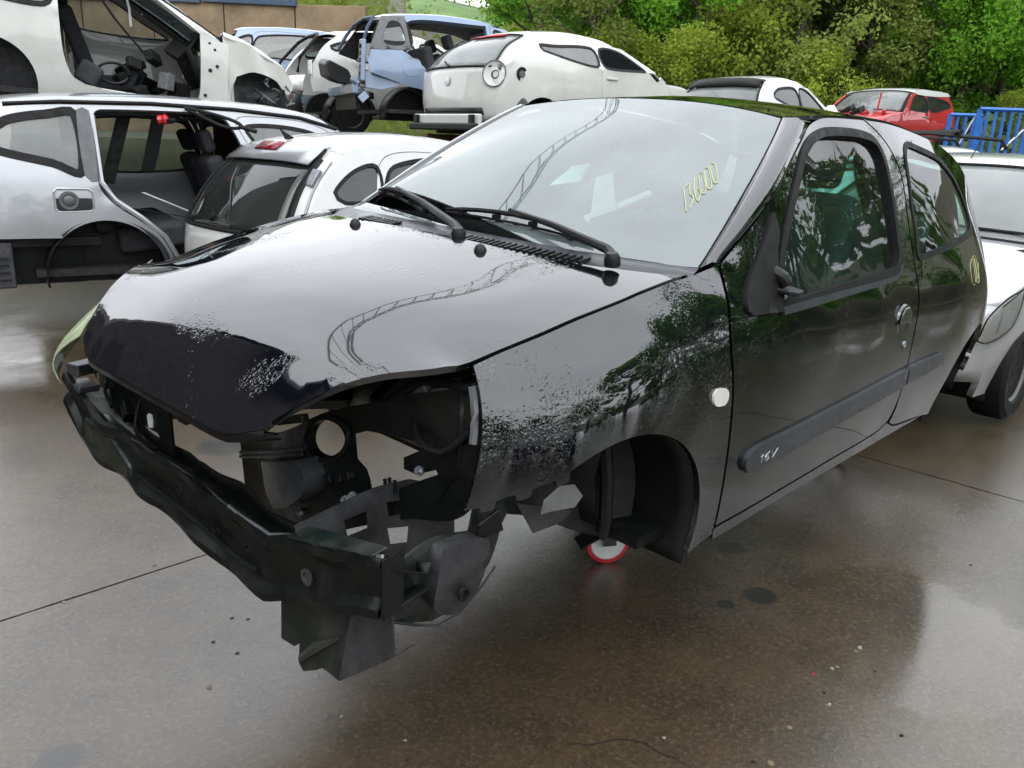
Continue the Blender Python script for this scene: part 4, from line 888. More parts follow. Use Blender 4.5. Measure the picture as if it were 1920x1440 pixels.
# --- silver estate-like off-roader lying side-on at the left (its right flank is seen)
A = thing('silver_suv', 'silver off-roader at the left with an open fuel filler and its rear door missing', 'car')
PA = dict(hw=.92, belt=1.03, yroof=.66, sill=.36, H=1.68, plan=(2.9, .16, -.3, .10), arches=[(0, .38, .40), (2.8, .38, .40)], rear_low=.66, front_low=.5, paint=PAINT_SILVER, glass=GLASS_GREY, surround=.05,
    prof=[('tailgate', [(-.88, .66, .14), (-.95, .84, .14), (-.93, 1.04, .13)]), ('rear_window', [(-.93, 1.04, .13), (-.82, 1.34, .10), (-.70, 1.58, .07)]), ('roof', [(-.70, 1.58, .07), (-.55, 1.625, .03), (-.2, 1.66, 0), (.5, 1.68, 0), (1.3, 1.65, -.02), (1.75, 1.585, -.06)]),
          ('windscreen', [(1.75, 1.585, -.06), (2.15, 1.36, -.09), (2.55, 1.11, -.12)]), ('hood', [(2.55, 1.11, -.12), (3.0, 1.05, -.10), (3.4, .96, -.14), (3.55, .86, -.18)]), ('front_bumper', [(3.55, .86, -.18), (3.62, .7, -.2), (3.6, .5, -.2)])],
    doors=[dict(poly=[(.05, 1.545), (.0, 1.50), (-.015, 1.3), (-.02, 1.03), (.06, .90), (.22, .78), (.36, .66), (.44, .52), (.48, .43), (.60, .40), (.95, .40), (1.05, .48), (1.06, 1.0), (1.02, 1.3), (.93, 1.50), (.84, 1.55)], missing=-1, win=[(.05, 1.06), (.05, 1.48), (.85, 1.5), (.98, 1.3), (1.0, 1.07)]),
           dict(poly=[(1.12, .42), (1.11, 1.0), (1.07, 1.3), (.99, 1.5), (1.08, 1.54), (1.6, 1.50), (2.0, 1.27), (2.24, 1.08), (2.26, .9), (2.24, .45), (2.1, .40), (1.2, .40)], win=[(1.17, 1.06), (1.13, 1.3), (1.07, 1.47), (1.55, 1.45), (1.95, 1.25), (2.15, 1.08)])],
    windows=[[(-.10, 1.10), (-.10, 1.52), (-.3, 1.52), (-.55, 1.47), (-.66, 1.38), (-.68, 1.27), (-.6, 1.22), (-.3, 1.15)]], seats=[(1.3, .4), (1.3, -.4)], dash=2.0, omit=())
put(A, (0, -.92, .38), 208, 517, 6.2, R(163))
gA = GCar(A, PA).build()
panel('black_pillar_trim', cr([(-.10, 1.09), (-.10, 1.535), (-.02, 1.53), (-.025, 1.05)], True, .05), gA.side(1), GREY_PLASTIC, A, mirror=True, shift=.006, res=.08, th=.01)
fr = panel('fuel_flap_recess', cr([(-.30, .98), (-.30, .87), (-.28, .85), (-.09, .855), (-.075, .87), (-.075, .97), (-.09, .99), (-.28, .995)], True, .02), gA.side(1), BLACK_PLASTIC, A, mirror=True, shift=.002, res=.05, th=.02)
yy = -float(gA.Y([(-.22, .925)])[0])
MB().lathe((-.22, yy, .92), (0, -1, 0), [(0, .065), (.012, .062), (.012, .045), (.004, .04), (.018, .022), (.018, 0)], 22).build('filler_cap', GREY_PLASTIC, fr, smooth=True)
MB().tube([(-.31, yy-.004, .98), (-.31, yy-.004, .86), (-.29, yy-.004, .842), (-.08, yy-.004, .846), (-.066, yy-.004, .87), (-.066, yy-.004, .98), (-.09, yy-.004, 1.0), (-.29, yy-.004, 1.003), (-.31, yy-.004, .98)], .007, 6).build('flap_rim', PAINT_SILVER, fr, smooth=True)
# arch trim, exposed rear end with vent panel, spoiler, rails
MB().tube([(.415*math.cos(R(a)), -.915+.01, .38+.415*math.sin(R(a))) for a in range(14, 136, 6)], .022, 6).build('arch_trim', SATIN_PLASTIC, A, smooth=True)
vp = MB().box((-.78, -.83, .47), (.36, .02, .32)).build('vent_panel', GREY_STEEL, A, bevel=.01)
for k in range(4): MB().box((-.74, -.845, .37+.05*k), (.22, .02, .012)).build('vent_slat', BLACK_PLASTIC, vp)
MB().box((-.45, -.78, .62), (.85, .05, .07)).build('bumper_carrier', BLACK_STEEL, A, bevel=.01)
MB().box((-.5, -.60, .45), (.7, .05, .30)).build('inner_panel', BLACK_STEEL, A)
MB().plate([(-.72, -.55, 1.60), (-.72, .55, 1.60), (-.98, .5, 1.55), (-1.0, -.5, 1.55)], (0, 0, .03)).build('roof_spoiler', PAINT_SILVER, A, bevel=.01)
MB().plate([(-1.0, -.62, 1.30), (-.70, -.70, 1.57), (-1.0, -.60, 1.58)], (.02, .02, 0)).build('spoiler_end', PAINT_SILVER, A)
strip('roof_trim_strip', [(x, -float(gA.Y([(x, z)])[0])-.004, z) for x, z in ((-.55, 1.555), (-.2, 1.585), (.4, 1.60), (1.0, 1.585), (1.5, 1.545), (1.8, 1.47))], RUBBER, A, .016)
# cabin clutter seen through the missing door
MB().box((.35, 0, .62), (.5, 1.4, .2), (0, -.1, 0)).box((-.05, 0, .95), (.16, 1.4, .6), (0, -.3, 0)).build('rear_bench', CLOTH, A, bevel=.05)
for k, (p0, p1, wd, mt) in enumerate([((.05, -.3, 1.0), (.2, -.35, 1.5), .10, DARK_IN), ((.35, -.3, 1.1), (.45, -.35, 1.5), .10, BLACK_PLASTIC), ((.3, -.55, .95), (.75, -.5, .75), .03, WHITE_PLASTIC), ((.1, -.5, .85), (.8, -.5, .72), .03, BLACK_PLASTIC), ((.45, .1, 1.2), (.5, .1, 1.45), .10, simple('blue_plastic', (.02, .15, .5), .4))]):
    a, b_ = np.array(p0), np.array(p1); MB().plate([a, b_, b_+[wd, 0, 0], a+[wd, 0, 0]], (0, .02, 0)).build('loose_trim', mt, A, bevel=.004)
# door-jamb sill strip
strip('jamb_seal', [(x, -float(gA.Y([(x, z)])[0])+.02, z) for x, z in ((.0, 1.5), (-.0, 1.05), (.08, .92), (.25, .79), (.40, .65), (.50, .45))], PAINT_SILVER, A, .02)

# --- cream-white three-door shell stacked on its roof
B = thing('white_stacked_hatchback', 'white three-door shell without its door and front end, stacked on the silver off-roader', 'car')
PB = dict(hw=.84, belt=.95, yroof=.58, sill=.24, H=1.46, plan=(1.9, .05, -.2, .10), arches=[(0, .33, .36)], paint=PAINT_CREAM, cut=1.90, jamb=.05, surround=.04,
    prof=[('tailgate', [(-.68, .40, .12), (-.72, .7, .12), (-.66, .95, .1)]), ('rear_window', [(-.66, .95, .1), (-.52, 1.2, .08), (-.40, 1.37, .05)]), ('roof', [(-.40, 1.37, .05), (0, 1.45, 0), (.5, 1.46, 0), (.9, 1.43, -.04), (1.1, 1.38, -.08)]), ('windscreen', [(1.1, 1.38, -.08), (1.5, 1.18, -.1), (1.95, .93, -.12)]), ('hood', [(1.95, .93, -.12), (2.1, .90, -.12)])],
    doors=[dict(poly=[[(.56, 1.335), (.53, 1.2), (.535, .95), (.56, .62), (.62, .44), (.72, .375)], [(.72, .375), (.85, .355), (1.3, .33), (1.56, .315)], [(1.56, .315), (1.64, .36), (1.66, .5), (1.655, .92)], [(1.655, .92), (1.50, 1.03), (1.25, 1.20), (1.05, 1.315), (.93, 1.345)], [(.93, 1.345), (.56, 1.335)]], missing=-1, win=[(.62, .98), (.60, 1.28), (.95, 1.29), (1.25, 1.13), (1.5, .97)])],
    windows=[[(.44, .97), (.45, 1.28), (.1, 1.3), (-.2, 1.24), (-.36, 1.12), (-.3, 1.04)]], seats=[(1.0, .36)], dash=1.62, omit=('hood',), side_glass=GLASS_GREY, lining=GREY_IN)
put(B, (0, -.84, .33), -22, 150, 7.0, R(158), R(3.5))
gB = GCar(B, PB).build()
# hinge post pressings and the torn front
for (x, z, r) in ((1.74, .62, .018), (1.80, .66, .016), (1.70, .40, .016), (1.735, .85, .012), (1.78, .80, .012)): MB().lathe((x, -float(gB.Y([(x, z)])[0])-.001, z), (0, -1, 0), [(0, r), (.002, r), (.002, 0)], 12).build('hinge_hole', BLACK_PLASTIC, B)
MB().box((1.76, -.80, .84), (.06, .02, .03)).box((1.76, -.80, .62), (.05, .02, .05)).build('hinge_plate', PAINT_CREAM, B, bevel=.004)
def SWI(U): U = np.atleast_2d(U); t = U[:, 0]-1.86; return np.stack([U[:, 0], -(.80-.30*t-.10*t*t)+.02*np.sin(U[:, 0]*21+U[:, 1]*13), U[:, 1]], 1)
panel('inner_wing', path([(1.86, .24), (1.86, .93)], [(1.86, .93), (2.05, .90), (2.25, .82), (2.42, .74), (2.50, .66)], [(2.50, .66), (2.54, .58), (2.50, .50), (2.44, .54)], [(2.44, .54), (2.36, .62), (2.15, .66), (1.98, .60)], [(1.98, .60), (1.93, .45), (1.94, .24), (1.86, .24)]), SWI, PAINT_CREAM, B, out=(0, -1, 0), res=.05, th=.012)
loft('wing_top', [[(x, -(.80-.30*(x-1.86)-.10*(x-1.86)**2)+dy, z+dz+.012*math.sin(x*27+dy*30)) for x, z in ((1.86, .93), (2.05, .90), (2.25, .82), (2.42, .74), (2.50, .66))] for dy, dz in ((0, 0), (.03, .03), (.12, .035), (.25, .03), (.3, -.05))], PAINT_CREAM, B, th=.01)
loft('arch_cavity', [[(1.90, -.72, z) for z in (.24, .45, .66)], [(2.05, -.45, z) for z in (.22, .45, .70)], [(2.35, -.38, z) for z in (.25, .45, .66)], [(2.48, -.50, z) for z in (.30, .45, .58)]], GREY_STEEL, B, th=.01)
strip_ = MB().tube([(2.44, -.60, .54), (2.40, -.60, .40), (2.44, -.58, .25), (2.38, -.55, .15)], .02, 6).build('loom_stem', RUBBER, B, smooth=True)
MB().plate([(1.9, -.70, .90), (1.9, .70, .90), (1.95, .70, .30), (1.95, -.70, .30)], (.03, 0, 0)).build('bulkhead', PAINT_CREAM, B)
for k in range(26):
    a = np.array([rnd.uniform(2.2, 2.6), rnd.uniform(-.62, -.2), rnd.uniform(.15, .62)]); pts = [a]
    for q in range(4): pts.append(pts[-1]+[rnd.uniform(-.06, .08), rnd.uniform(-.06, .06), rnd.uniform(-.10, .05)])
    MB().tube(cr(pts, False, .03), rnd.uniform(.004, .011), 6).build('torn_wiring', (RUBBER, RUBBER, GREY_PLASTIC, RAW_STEEL)[k % 4], B, smooth=True)
for k in range(9): MB().box((rnd.uniform(2.15, 2.5), rnd.uniform(-.6, -.3), rnd.uniform(.2, .6)), (rnd.uniform(.04, .12), .05, rnd.uniform(.04, .1)), (rnd.random(), rnd.random(), rnd.random())).build('broken_fitting', (BLACK_PLASTIC, GREY_STEEL, BLACK_STEEL)[k % 3], B, bevel=.006)
# cabin wreckage behind the open door frame
for k in range(14):
    c0 = (rnd.uniform(1.0, 1.55), rnd.uniform(-.45, .3), rnd.uniform(.40, .80)); MB().box(c0, (rnd.uniform(.08, .3), rnd.uniform(.05, .2), rnd.uniform(.04, .16)), (rnd.uniform(-.6, .6), rnd.uniform(-.6, .6), rnd.random())).build('cabin_debris', (DARK_IN, BLACK_PLASTIC, GREY_IN, DARK_IN)[k % 4], B, bevel=.012)
MB().tube([(.95+.13*math.cos(a), -.45, .52+.09*math.sin(a)) for a in np.linspace(0, 6.28, 20)], .014, 6).build('steering_wheel', BLACK_PLASTIC, B, smooth=True)
MB().box((.75, -.5, .48), (.2, .3, .2), (0, .5, 0)).build('seat_cushion', CLOTH, B, bevel=.04)
strip('seat_belt', cr([(.75, -.62, 1.3), (.95, -.58, 1.0), (1.2, -.55, .72)], False, .1), RUBBER, B, .01)
strip('sun_visor_rod', [(1.05, -.30, 1.30), (1.10, -.33, 1.10), (1.11, -.33, .95)], WHITE_PLASTIC, B, .012)
cg = MB()
for k in range(16):
    a0 = rnd.uniform(1.15, 1.7); y0 = rnd.uniform(-.5, .3); pts = []
    for q in range(4):
        x = min(1.9, max(1.12, a0+q*rnd.uniform(-.06, .10))); y = y0+q*rnd.uniform(.04, .1); i = int(np.argmin(abs(gB.S[:, 0]-x))); pts.append((gB.S[i, 0], y, gB.S[i, 1]-.01))
    cg.tube(pts, .003, 4)
cg.build('glass_cracks', WHITE_PLASTIC, B)
# loose things lying on the silver roof
def on_roof(px, py): p = at(px, py, 6.9); return p
p = at(400, 222, 6.35); wl = thing('rubber_seal_coil', 'black rubber seal coiled on the silver off-roader\'s roof', 'seal', tuple(p))
MB().tube([(RD[0]*.20*math.cos(a)*(1+.3*math.sin(a)), RD[1]*.20*math.cos(a)*(1+.3*math.sin(a)), .03*math.sin(a)-.06*math.cos(a)) for a in np.linspace(0, 2*math.pi, 30)], .014, 6).build('loop', RUBBER, wl, smooth=True)
strip('tail', [tuple(RD[0:2]*.19)+(-.05,), tuple(RD*.32)+(-.085,)], RUBBER, wl, .018)
p = at(308, 221, 6.3); rl_ = thing('red_lamp_scrap', 'small red broken lamp with a black socket on the silver roof', 'lamp scrap', tuple(p))
MB().lathe((0, 0, -.01), (RD[0], RD[1], .1), [(-.05, .01), (-.04, .035), (-.01, .03), (.01, .04), (.03, .015)], 9).build('red_shell', BRIGHT_RED, rl_)
MB().box((RD[0]*.05, RD[1]*.05, -.02), (.05, .05, .035), (0, .2, .5)).build('socket', BLACK_PLASTIC, rl_, bevel=.006)
p = at(98, 208, 6.5); wf = thing('white_cover_scrap', 'white plastic cover between the silver roof and the shell stacked above', 'cover', tuple(p))
MB().plate([(RD[0]*u, RD[1]*u, v) for u, v in ((-.12, -.03), (-.11, .06), (-.05, .065), (.05, .045), (.12, .01), (.14, -.03))], (FD[0]*.1, FD[1]*.1, 0)).build('shell', WHITE_PLASTIC, wf, bevel=.01)
# ------------------------------------------------------------------ more cars
def spec(wb, H, hw, ro, fo, belt, sill, yroof, rg, paint_, five=False, hoodz=.92, wsb=None, wst=None, tailz=.42, noser=.16, **kw):
    """outline of a small car from its main measures; x is counted from the rear axle"""
    wsb = wsb if wsb is not None else wb-.42; wst = wst if wst is not None else wsb-.78; xr = -ro; rt = xr+rg
    P = dict(hw=hw, belt=belt, yroof=yroof, sill=sill, H=H, plan=(wb-.1, .14, .1, .10), arches=[(0, .30, .34), (wb, .30, .34)], paint=paint_, res=.12,
        prof=[('tailgate', [(xr+.04, tailz, .14), (xr, tailz+.22, .14), (xr+.035, belt-.04, .13)]), ('rear_window', [(xr+.035, belt-.04, .13), ((xr+rt)/2-.01, (belt+H)/2-.03, .09), (rt, H-.10, .06)]),
              ('roof', [(rt, H-.10, .06), (rt+.16, H-.05, .02), ((rt+wst)/2, H, 0), (wst-.2, H-.03, -.03), (wst, H-.085, -.07)]), ('windscreen', [(wst, H-.085, -.07), ((wst+wsb)/2, (H-.085+hoodz)/2+.03, -.10), (wsb, hoodz, -.13)]),
              ('hood', [(wsb, hoodz, -.13), (wb-.05, hoodz-.06, -.12), (wb+fo*.55, hoodz-.17, -.15), (wb+fo*.8, hoodz-.26, -.2)]), ('front_bumper', [(wb+fo*.8, hoodz-.26, -.2), (wb+fo*.97, .52, -.24), (wb+fo*.93, .28, -.24)])])
    bz = belt+.03; x1 = wsb-.12; tb = (H-.085-hoodz)/(wsb-wst)
    def zt(x): return min(H-.13, hoodz+.0+(wsb-.10-x)*tb-.03)
    if five:
        m = .40*wb
        P['doors'] = [dict(poly=[[(m+.01, H-.13), (rt+.42, H-.15), (rt+.22, bz+.05)], [(rt+.22, bz+.05), (.18, bz-.20), (.36, .55), (.42, sill+.06)], [(.42, sill+.06), (m, sill+.06)], [(m, sill+.06), (m+.02, bz), (m+.01, H-.13)]], win=[(m-.05, bz), (m-.04, H-.19), (rt+.46, H-.21), (rt+.30, bz+.08), (rt+.35, bz)], handle=(rt+.42, bz-.10)),
                      dict(poly=[[(m+.05, sill+.06), (wb-.42, sill+.06)], [(wb-.42, sill+.06), (wb-.40, .7), (x1, zt(x1))], [(x1, zt(x1)), (wst+.05, H-.15)], [(wst+.05, H-.15), (m+.06, H-.13)], [(m+.06, H-.13), (m+.07, bz), (m+.05, sill+.06)]], win=[(m+.12, bz), (m+.11, H-.19), (wst, H-.20), (x1-.14, zt(x1-.14)-.09), (x1-.10, bz)], handle=(m+.22, bz-.10))]
        P['windows'] = [[(rt+.30, bz+.16), (rt+.33, H-.21), (rt+.14, H-.24), (rt-.04, bz+.20), (rt+.02, bz+.13)]]
    else:
        m = .36*wb
        P['doors'] = [dict(poly=[[(m, H-.13), (m-.03, bz), (m, .5), (m+.12, sill+.07)], [(m+.12, sill+.07), (wb-.44, sill+.06)], [(wb-.44, sill+.06), (wb-.40, .7), (x1, zt(x1))], [(x1, zt(x1)), (wst+.05, H-.15)], [(wst+.05, H-.15), (m, H-.13)]], win=[(m+.05, bz), (m+.06, H-.19), (wst, H-.20), (x1-.14, zt(x1-.14)-.09), (x1-.10, bz)], handle=(m+.14, bz-.11))]
        P['windows'] = [[(m-.08, bz), (m-.05, H-.19), (rt+.34, H-.21), (rt+.12, bz+.19), (rt+.14, bz+.12)]]
    P['seats'] = [(wb*.42, .36), (wb*.42, -.36)]; P['dash'] = wsb-.32
    P.update(kw); return P
YW = R(177)
# --- white compact with the large green rear window
C_ = thing('white_compact_car', 'white compact car with a big green-tinted rear window beside the black bonnet', 'car')
PC = spec(2.48, 1.52, .85, .66, .72, .92, .26, .60, .52, PAINT_WHITE, five=True, hoodz=.98, rear_glass=GLASS_REAR, glass_v=.80, pillar_paint=PAINT_WHITE, surround=.018, side_glass=GLASS_REAR)
put(C_, (-.13, -.60, 1.38), 612, 288, 5.35, YW); gC = GCar(C_, PC).build()
i0, i1 = gC.seg['roof']
def ctail(g, nm, frac, v, out=0.):
    i0, i1 = g.seg[nm]; i = i0+int((i1-i0)*frac); return np.array([g.S[i, 0]+g.S[i, 2]*v*v-g.n[i, 0]*(g.d*abs(v)**3.2-out), g.ye[i]*v, g.S[i, 1]-g.n[i, 1]*(g.d*abs(v)**3.2-out)])
loft('rear_spoiler', [[ctail(gC, 'roof', .0, v, .004)+[.06, 0, .02] for v in np.linspace(-.8, .8, 9)], [ctail(gC, 'roof', .0, v, .02) for v in np.linspace(-.8, .8, 9)], [ctail(gC, 'rear_window', .86, v, .03) for v in np.linspace(-.78, .78, 9)]], PAINT_SILVER, C_, th=.012)
loft('high_brake_lamp', [[ctail(gC, 'roof', .0, v, .026)+[-.004, 0, 0] for v in (-.2, 0, .2)], [ctail(gC, 'rear_window', .94, v, .036)+[-.004, 0, 0] for v in (-.2, 0, .2)]], RED_PLASTIC, C_, th=.01)
# opened lamp recess down the right rear pillar
rec = [[ctail(gC, 'rear_window', t, -v, o) for t in np.linspace(.02, .98, 9)] for v, o in ((.82, .012), (.86, -.012), (.92, -.012), (.965, .012))]
loft('lamp_recess', rec[0:2], RUBBER, C_, th=.006); loft('lamp_recess_metal', rec[1:], RAW_STEEL, C_, th=.006)
MB().box(tuple(ctail(gC, 'rear_window', .72, -.90, .01)), (.03, .08, .12), (0, .6, 0)).build('lamp_bracket', RAW_STEEL, C_, bevel=.005)
MB().plate([tuple(ctail(gC, 'roof', .1, 0, .005)), tuple(ctail(gC, 'roof', .1, 0, .005)+[.09, 0, .0]), tuple(ctail(gC, 'roof', .1, 0, .055)+[-.02, 0, .02])], (0, .012, 0)).build('aerial_fin', BLACK_PLASTIC, C_)
MB().lathe(tuple(ctail(gC, 'rear_window', .12, .1, .006)), (-1, 0, .4), [(0, .03), (.015, .028), (.02, 0)], 12).build('rear_wiper_hub', RUBBER, C_, smooth=True)
MB().box((.05, .05, .93), (.30, 1.2, .02)).build('parcel_shelf', DARK_IN, C_)
MB().plate([(-.05, .10, .96), (-.02, -.03, .96), (.06, -.02, 1.03), (.04, .10, 1.03)], (.004, 0, .003)).build('paper_note', simple('pale_green_paper', (.55, .75, .65), .8), C_)
# --- white crossover without tailgate, on the rack
def rack(lbl, c, yaw, h, L=3.6, Wd=1.5):
    t = thing('steel_rack', lbl, 'rack', (c[0], c[1], 0), yaw)
    for y in (-Wd/2, Wd/2): MB().box((0, y, h-.06), (L, .10, .12)).build('beam', RUST_STEEL, t)
    for x in (-L/2+.1, L/2-.1):
        MB().box((x, 0, h-.17), (.10, Wd, .10)).build('cross_beam', RUST_STEEL, t)
        for y in (-Wd/2, Wd/2): MB().box((x, y, (h-.12)/2), (.09, .09, h-.12)).build('post', RUST_STEEL, t)
    return t
D = thing('white_crossover', 'white crossover with black lower bumper and no tailgate, beside the blue off-roader', 'car')
PD = spec(2.63, 1.58, .89, .80, .85, 1.04, .28, .60, .56, PAINT_WHITE, five=True, hoodz=1.06, omit=('tailgate', 'rear_window'), jamb=.06, tailz=.55, wheels=[(0, .31, .31)], rear_low=.62)
pD = put(D, (-.72, -.60, .85), 560, 140, 12.6, R(160)); gD = GCar(D, PD).build()
loft('black_bumper', [[(-.86+.14*v*v, v*.86, .62+.20*abs(v)**4*0) for v in np.linspace(-1, 1, 11)], [(-.93+.16*v*v, v*.88, .52) for v in np.linspace(-1, 1, 11)], [(-.90+.16*v*v, v*.87, .36) for v in np.linspace(-1, 1, 11)], [(-.70, v*.8, .30) for v in np.linspace(-1, 1, 11)]], BLACK_PLASTIC, D, th=.01, flip=True)
loft('rear_apron', [[(-.80+.13*v*v, v*.80, .84) for v in np.linspace(-1, 1, 11)], [(-.86+.14*v*v, v*.86, .74) for v in np.linspace(-1, 1, 11)], [(-.86+.14*v*v, v*.87, .61) for v in np.linspace(-1, 1, 11)]], PAINT_WHITE, D, th=.01, flip=True)
MB().tube([(.355*math.cos(R(a)), -.885, .30+.355*math.sin(R(a))) for a in range(0, 181, 10)], .03, 6).build('arch_trim', BLACK_PLASTIC, D, smooth=True)
MB().box((-.60, -.80, .95), (.03, .16, .20)).box((-.60, -.80, .95), (.05, .10, .12)).build('lamp_seat', CLEAR_LENS, D, bevel=.02)
MB().box((-.86, -.55, .55), (.02, .12, .06)).build('fog_lamp', RED_PLASTIC, D, bevel=.01)
strip('hatch_seal', [(-.74, .62, .88), (-.70, .63, 1.1), (-.42, .55, 1.40), (-.34, .3, 1.47), (-.34, -.3, 1.47), (-.42, -.55, 1.40), (-.70, -.63, 1.1), (-.74, -.62, .88)], RUBBER, D, .025)
# --- grey-blue off-roader with a torn open rear
E_ = thing('blue_suv', 'grey-blue off-roader with its tailgate gone and rear corner torn off', 'car')
PE = spec(2.67, 1.62, .90, .78, .80, 1.04, .30, .63, .38, PAINT_BLUE, five=True, hoodz=1.06, omit=('tailgate', 'rear_window'), jamb=.07, tailz=.80, rear_low=.80, wst=1.30, wsb=2.20, sides=(-1,))
PE['windows'] = [[(-.02, 1.13), (-.05, 1.47), (-.30, 1.46), (-.40, 1.42), (-.50, 1.14)]]; PE['surround'] = .10
for d in PE['doors'][:1]: d['missing'] = -1
pE = put(E_, (-.44, -.60, 1.50), 700, 30, 10.9, R(156)); gE = GCar(E_, PE).build()
panel('quarter_cover', path([(-.56, 1.08), (-.36, 1.50)], [(-.36, 1.50), (-.05, 1.52)], [(-.05, 1.52), (-.02, 1.10)], [(-.02, 1.10), (-.56, 1.08)]), gE.side(1), GREY_PLASTIC, E_, holes=[cr([(-.10, 1.17), (-.12, 1.42), (-.27, 1.43), (-.36, 1.17)], True, .04)], mirror=True, shift=.004, res=.08, th=.01)
panel('fuel_flap', cr([(-.12, .98), (-.11, .80), (.08, .80), (.09, .98)], True, .04), gE.side(1), PAINT_BLUE, E_, mirror=True, shift=.004, res=.08, th=.01)
tr = MB(); tr.box((-.62, -.70, .95), (.06, .14, .50), (0, .05, 0)); tr.build('lamp_column', PAINT_BLUE, E_, bevel=.01)
for k in range(5): MB().box((-.655, -.72, .78+.085*k), (.015, .06, .05)).build('column_slot', (RUST_STEEL if k % 2 else DARK_IN), E_)
tr = MB(); tr.plate([(-.60, -.72, .80), (-.30, -.80, .95), (-.15, -.84, .66), (-.40, -.82, .60), (-.58, -.70, .62)], (0, .04, 0)); tr.build('torn_panel', PAINT_BLUE, E_, bevel=.004)
for k in range(10): MB().box((rnd.uniform(-.75, -.45), rnd.uniform(-.75, -.5), rnd.uniform(.50, .72)), (rnd.uniform(.05, .16), .04, rnd.uniform(.04, .12)), (rnd.uniform(-1, 1), rnd.uniform(-1, 1), 0)).build('crumpled_metal', (PAINT_BLUE, RAW_STEEL, BLACK_STEEL)[k % 3], E_, bevel=.006)
MB().box((-.72, 0, .60), (.10, 1.45, .13)).build('rear_crossmember', PAINT_BLUE, E_, bevel=.02)
MB().box((-.66, .0, .45), (.06, 1.2, .2)).build('valance', BLACK_STEEL, E_)
MB().plate([(-.70, -.30, .85), (-.98, -.38, .96), (-1.04, -.44, .90), (-1.02, -.47, .72), (-.88, -.44, .66), (-.62, -.35, .64)], (0, .5, .05)).build('boot_trim', BLACK_PLASTIC, E_, bevel=.03)
MB().box((.55, -.2, .70), (.4, .8, .2)).box((.35, -.2, .95), (.14, .8, .5), (0, -.25, 0)).build('rear_bench', CLOTH, E_, bevel=.05)
strip('hatch_frame', [(-.62, .64, 1.18), (-.52, .60, 1.36), (-.42, .52, 1.50), (-.40, 0, 1.54), (-.42, -.52, 1.50), (-.52, -.60, 1.36), (-.62, -.66, 1.08)], BLUE_DARK, E_, .022)
loft('headlining_rear', [[(x, v*.60, 1.50-.05*v*v) for v in np.linspace(-1, 1, 7)] for x in (-.42, -.1, .3)], DARK_IN, E_)
MB().plate([(.30, .62, 1.46), (-.40, .60, 1.42), (-.62, .66, 1.12), (-.35, .70, 1.05), (-.2, .68, 1.3), (.1, .68, 1.3), (.3, .70, 1.02), (.45, .70, 1.02)], (0, .03, 0)).build('far_pillars', DARK_IN, E_)
# --- white rounded hatchback stripped of its bumper and rear lamp
F = thing('white_rounded_hatchback', 'white rounded three-door hatchback, rear bumper off and round lamp hole empty', 'car')
PF = spec(2.51, 1.42, .86, .70, .85, .98, .26, .52, .62, PAINT_CREAM, hoodz=.95, tailz=.36, glass_v=.78, surround=.02)
PF['doors'][0]['noglass'] = True
pF = put(F, (-.70, 0, .80), 838, 150, 9.5, R(171)); gF = GCar(F, PF).build()
MB().lathe(tuple(ctail(gF, 'tailgate', .75, 0, .004)), (-1, 0, .1), [(0, .05), (.008, .05), (.012, .035), (.012, 0)], 18).build('round_emblem', EMBOSS, F, smooth=True)
lc_ = ctail(gF, 'tailgate', .95, -.84, .0); ln = Vector((-1, -.55, .15)).normalized()
lu = ln.orthogonal().normalized(); lv = ln.cross(lu); lcc = Vector((lc_+np.array(ln)*.012).tolist())
MB().tube([lcc+(lu*math.cos(a)+lv*math.sin(a))*.135 for a in np.linspace(0, 6.2832, 25)], .007, 6).build('lamp_rim', GREY_PLASTIC, F, smooth=True)
MB().lathe(lcc-ln*.004, ln, [(-.06, .132), (.0, .130), (-.012, .10), (-.016, 0)], 24).build('lamp_well', PAINT_CREAM, F, smooth=True)
MB().lathe(lcc-ln*.012+lu*.01, ln, [(-.03, .048), (.004, .046), (.004, .036), (-.004, .034), (-.004, 0)], 18).build('bulb_hole', BLACK_PLASTIC, F, smooth=True)
MB().box(tuple(lcc+lv*.09), (.05, .03, .05), (0, .3, .5)).build('lamp_tab', GREY_PLASTIC, F, bevel=.004)
y_ = -float(gF.Y([(-.32, .86)])[0]); MB().lathe((-.30, y_-.002, .86), (0, -1, 0), [(0, .075), (.003, .075), (.003, .06), (.001, 0)], 20).build('filler_hole', BLACK_PLASTIC, F); MB().lathe((-.30, y_-.004, .86), (0, -1, 0), [(0, .04), (.012, .036), (.012, 0)], 14).build('filler_cap', GREY_PLASTIC, F, smooth=True)
loft('bumper_gap', [[ctail(gF, 'tailgate', .16, v, .012) for v in np.linspace(-.72, .72, 9)], [ctail(gF, 'tailgate', .36, v, .012) for v in np.linspace(-.70, .70, 9)]], BLACK_PLASTIC, F, th=.01)
MB().box((-.70, 0, .36), (.06, 1.3, .16)).build('rear_panel', PAINT_CREAM, F, bevel=.02)
MB().box((-.76, 0, .30), (.05, 1.35, .08)).build('crash_beam', BLACK_STEEL, F, bevel=.02)
for y in (-.55, .55): MB().box((-.75, y, .38), (.04, .08, .10)).build('beam_mount', BLACK_STEEL, F, bevel=.01)
loft('high_brake_lamp', [[ctail(gF, 'roof', .0, v, .012) for v in (-.45, 0, .45)], [ctail(gF, 'rear_window', .92, v, .024) for v in (-.45, 0, .45)]], BRIGHT_RED, F, th=.012)
strip('rear_wiper', [ctail(gF, 'rear_window', .04, .0, .02), ctail(gF, 'rear_window', .22, .22, .012)], RUBBER, F, .012)
panel('bumper_corner', cr([(-.40, .30), (-.36, .52), (-.28, .62), (-.2, .55), (-.24, .32)], True, .04), gF.side(1), GREY_PLASTIC, F, mirror=True, shift=.003, th=.01, res=.08)
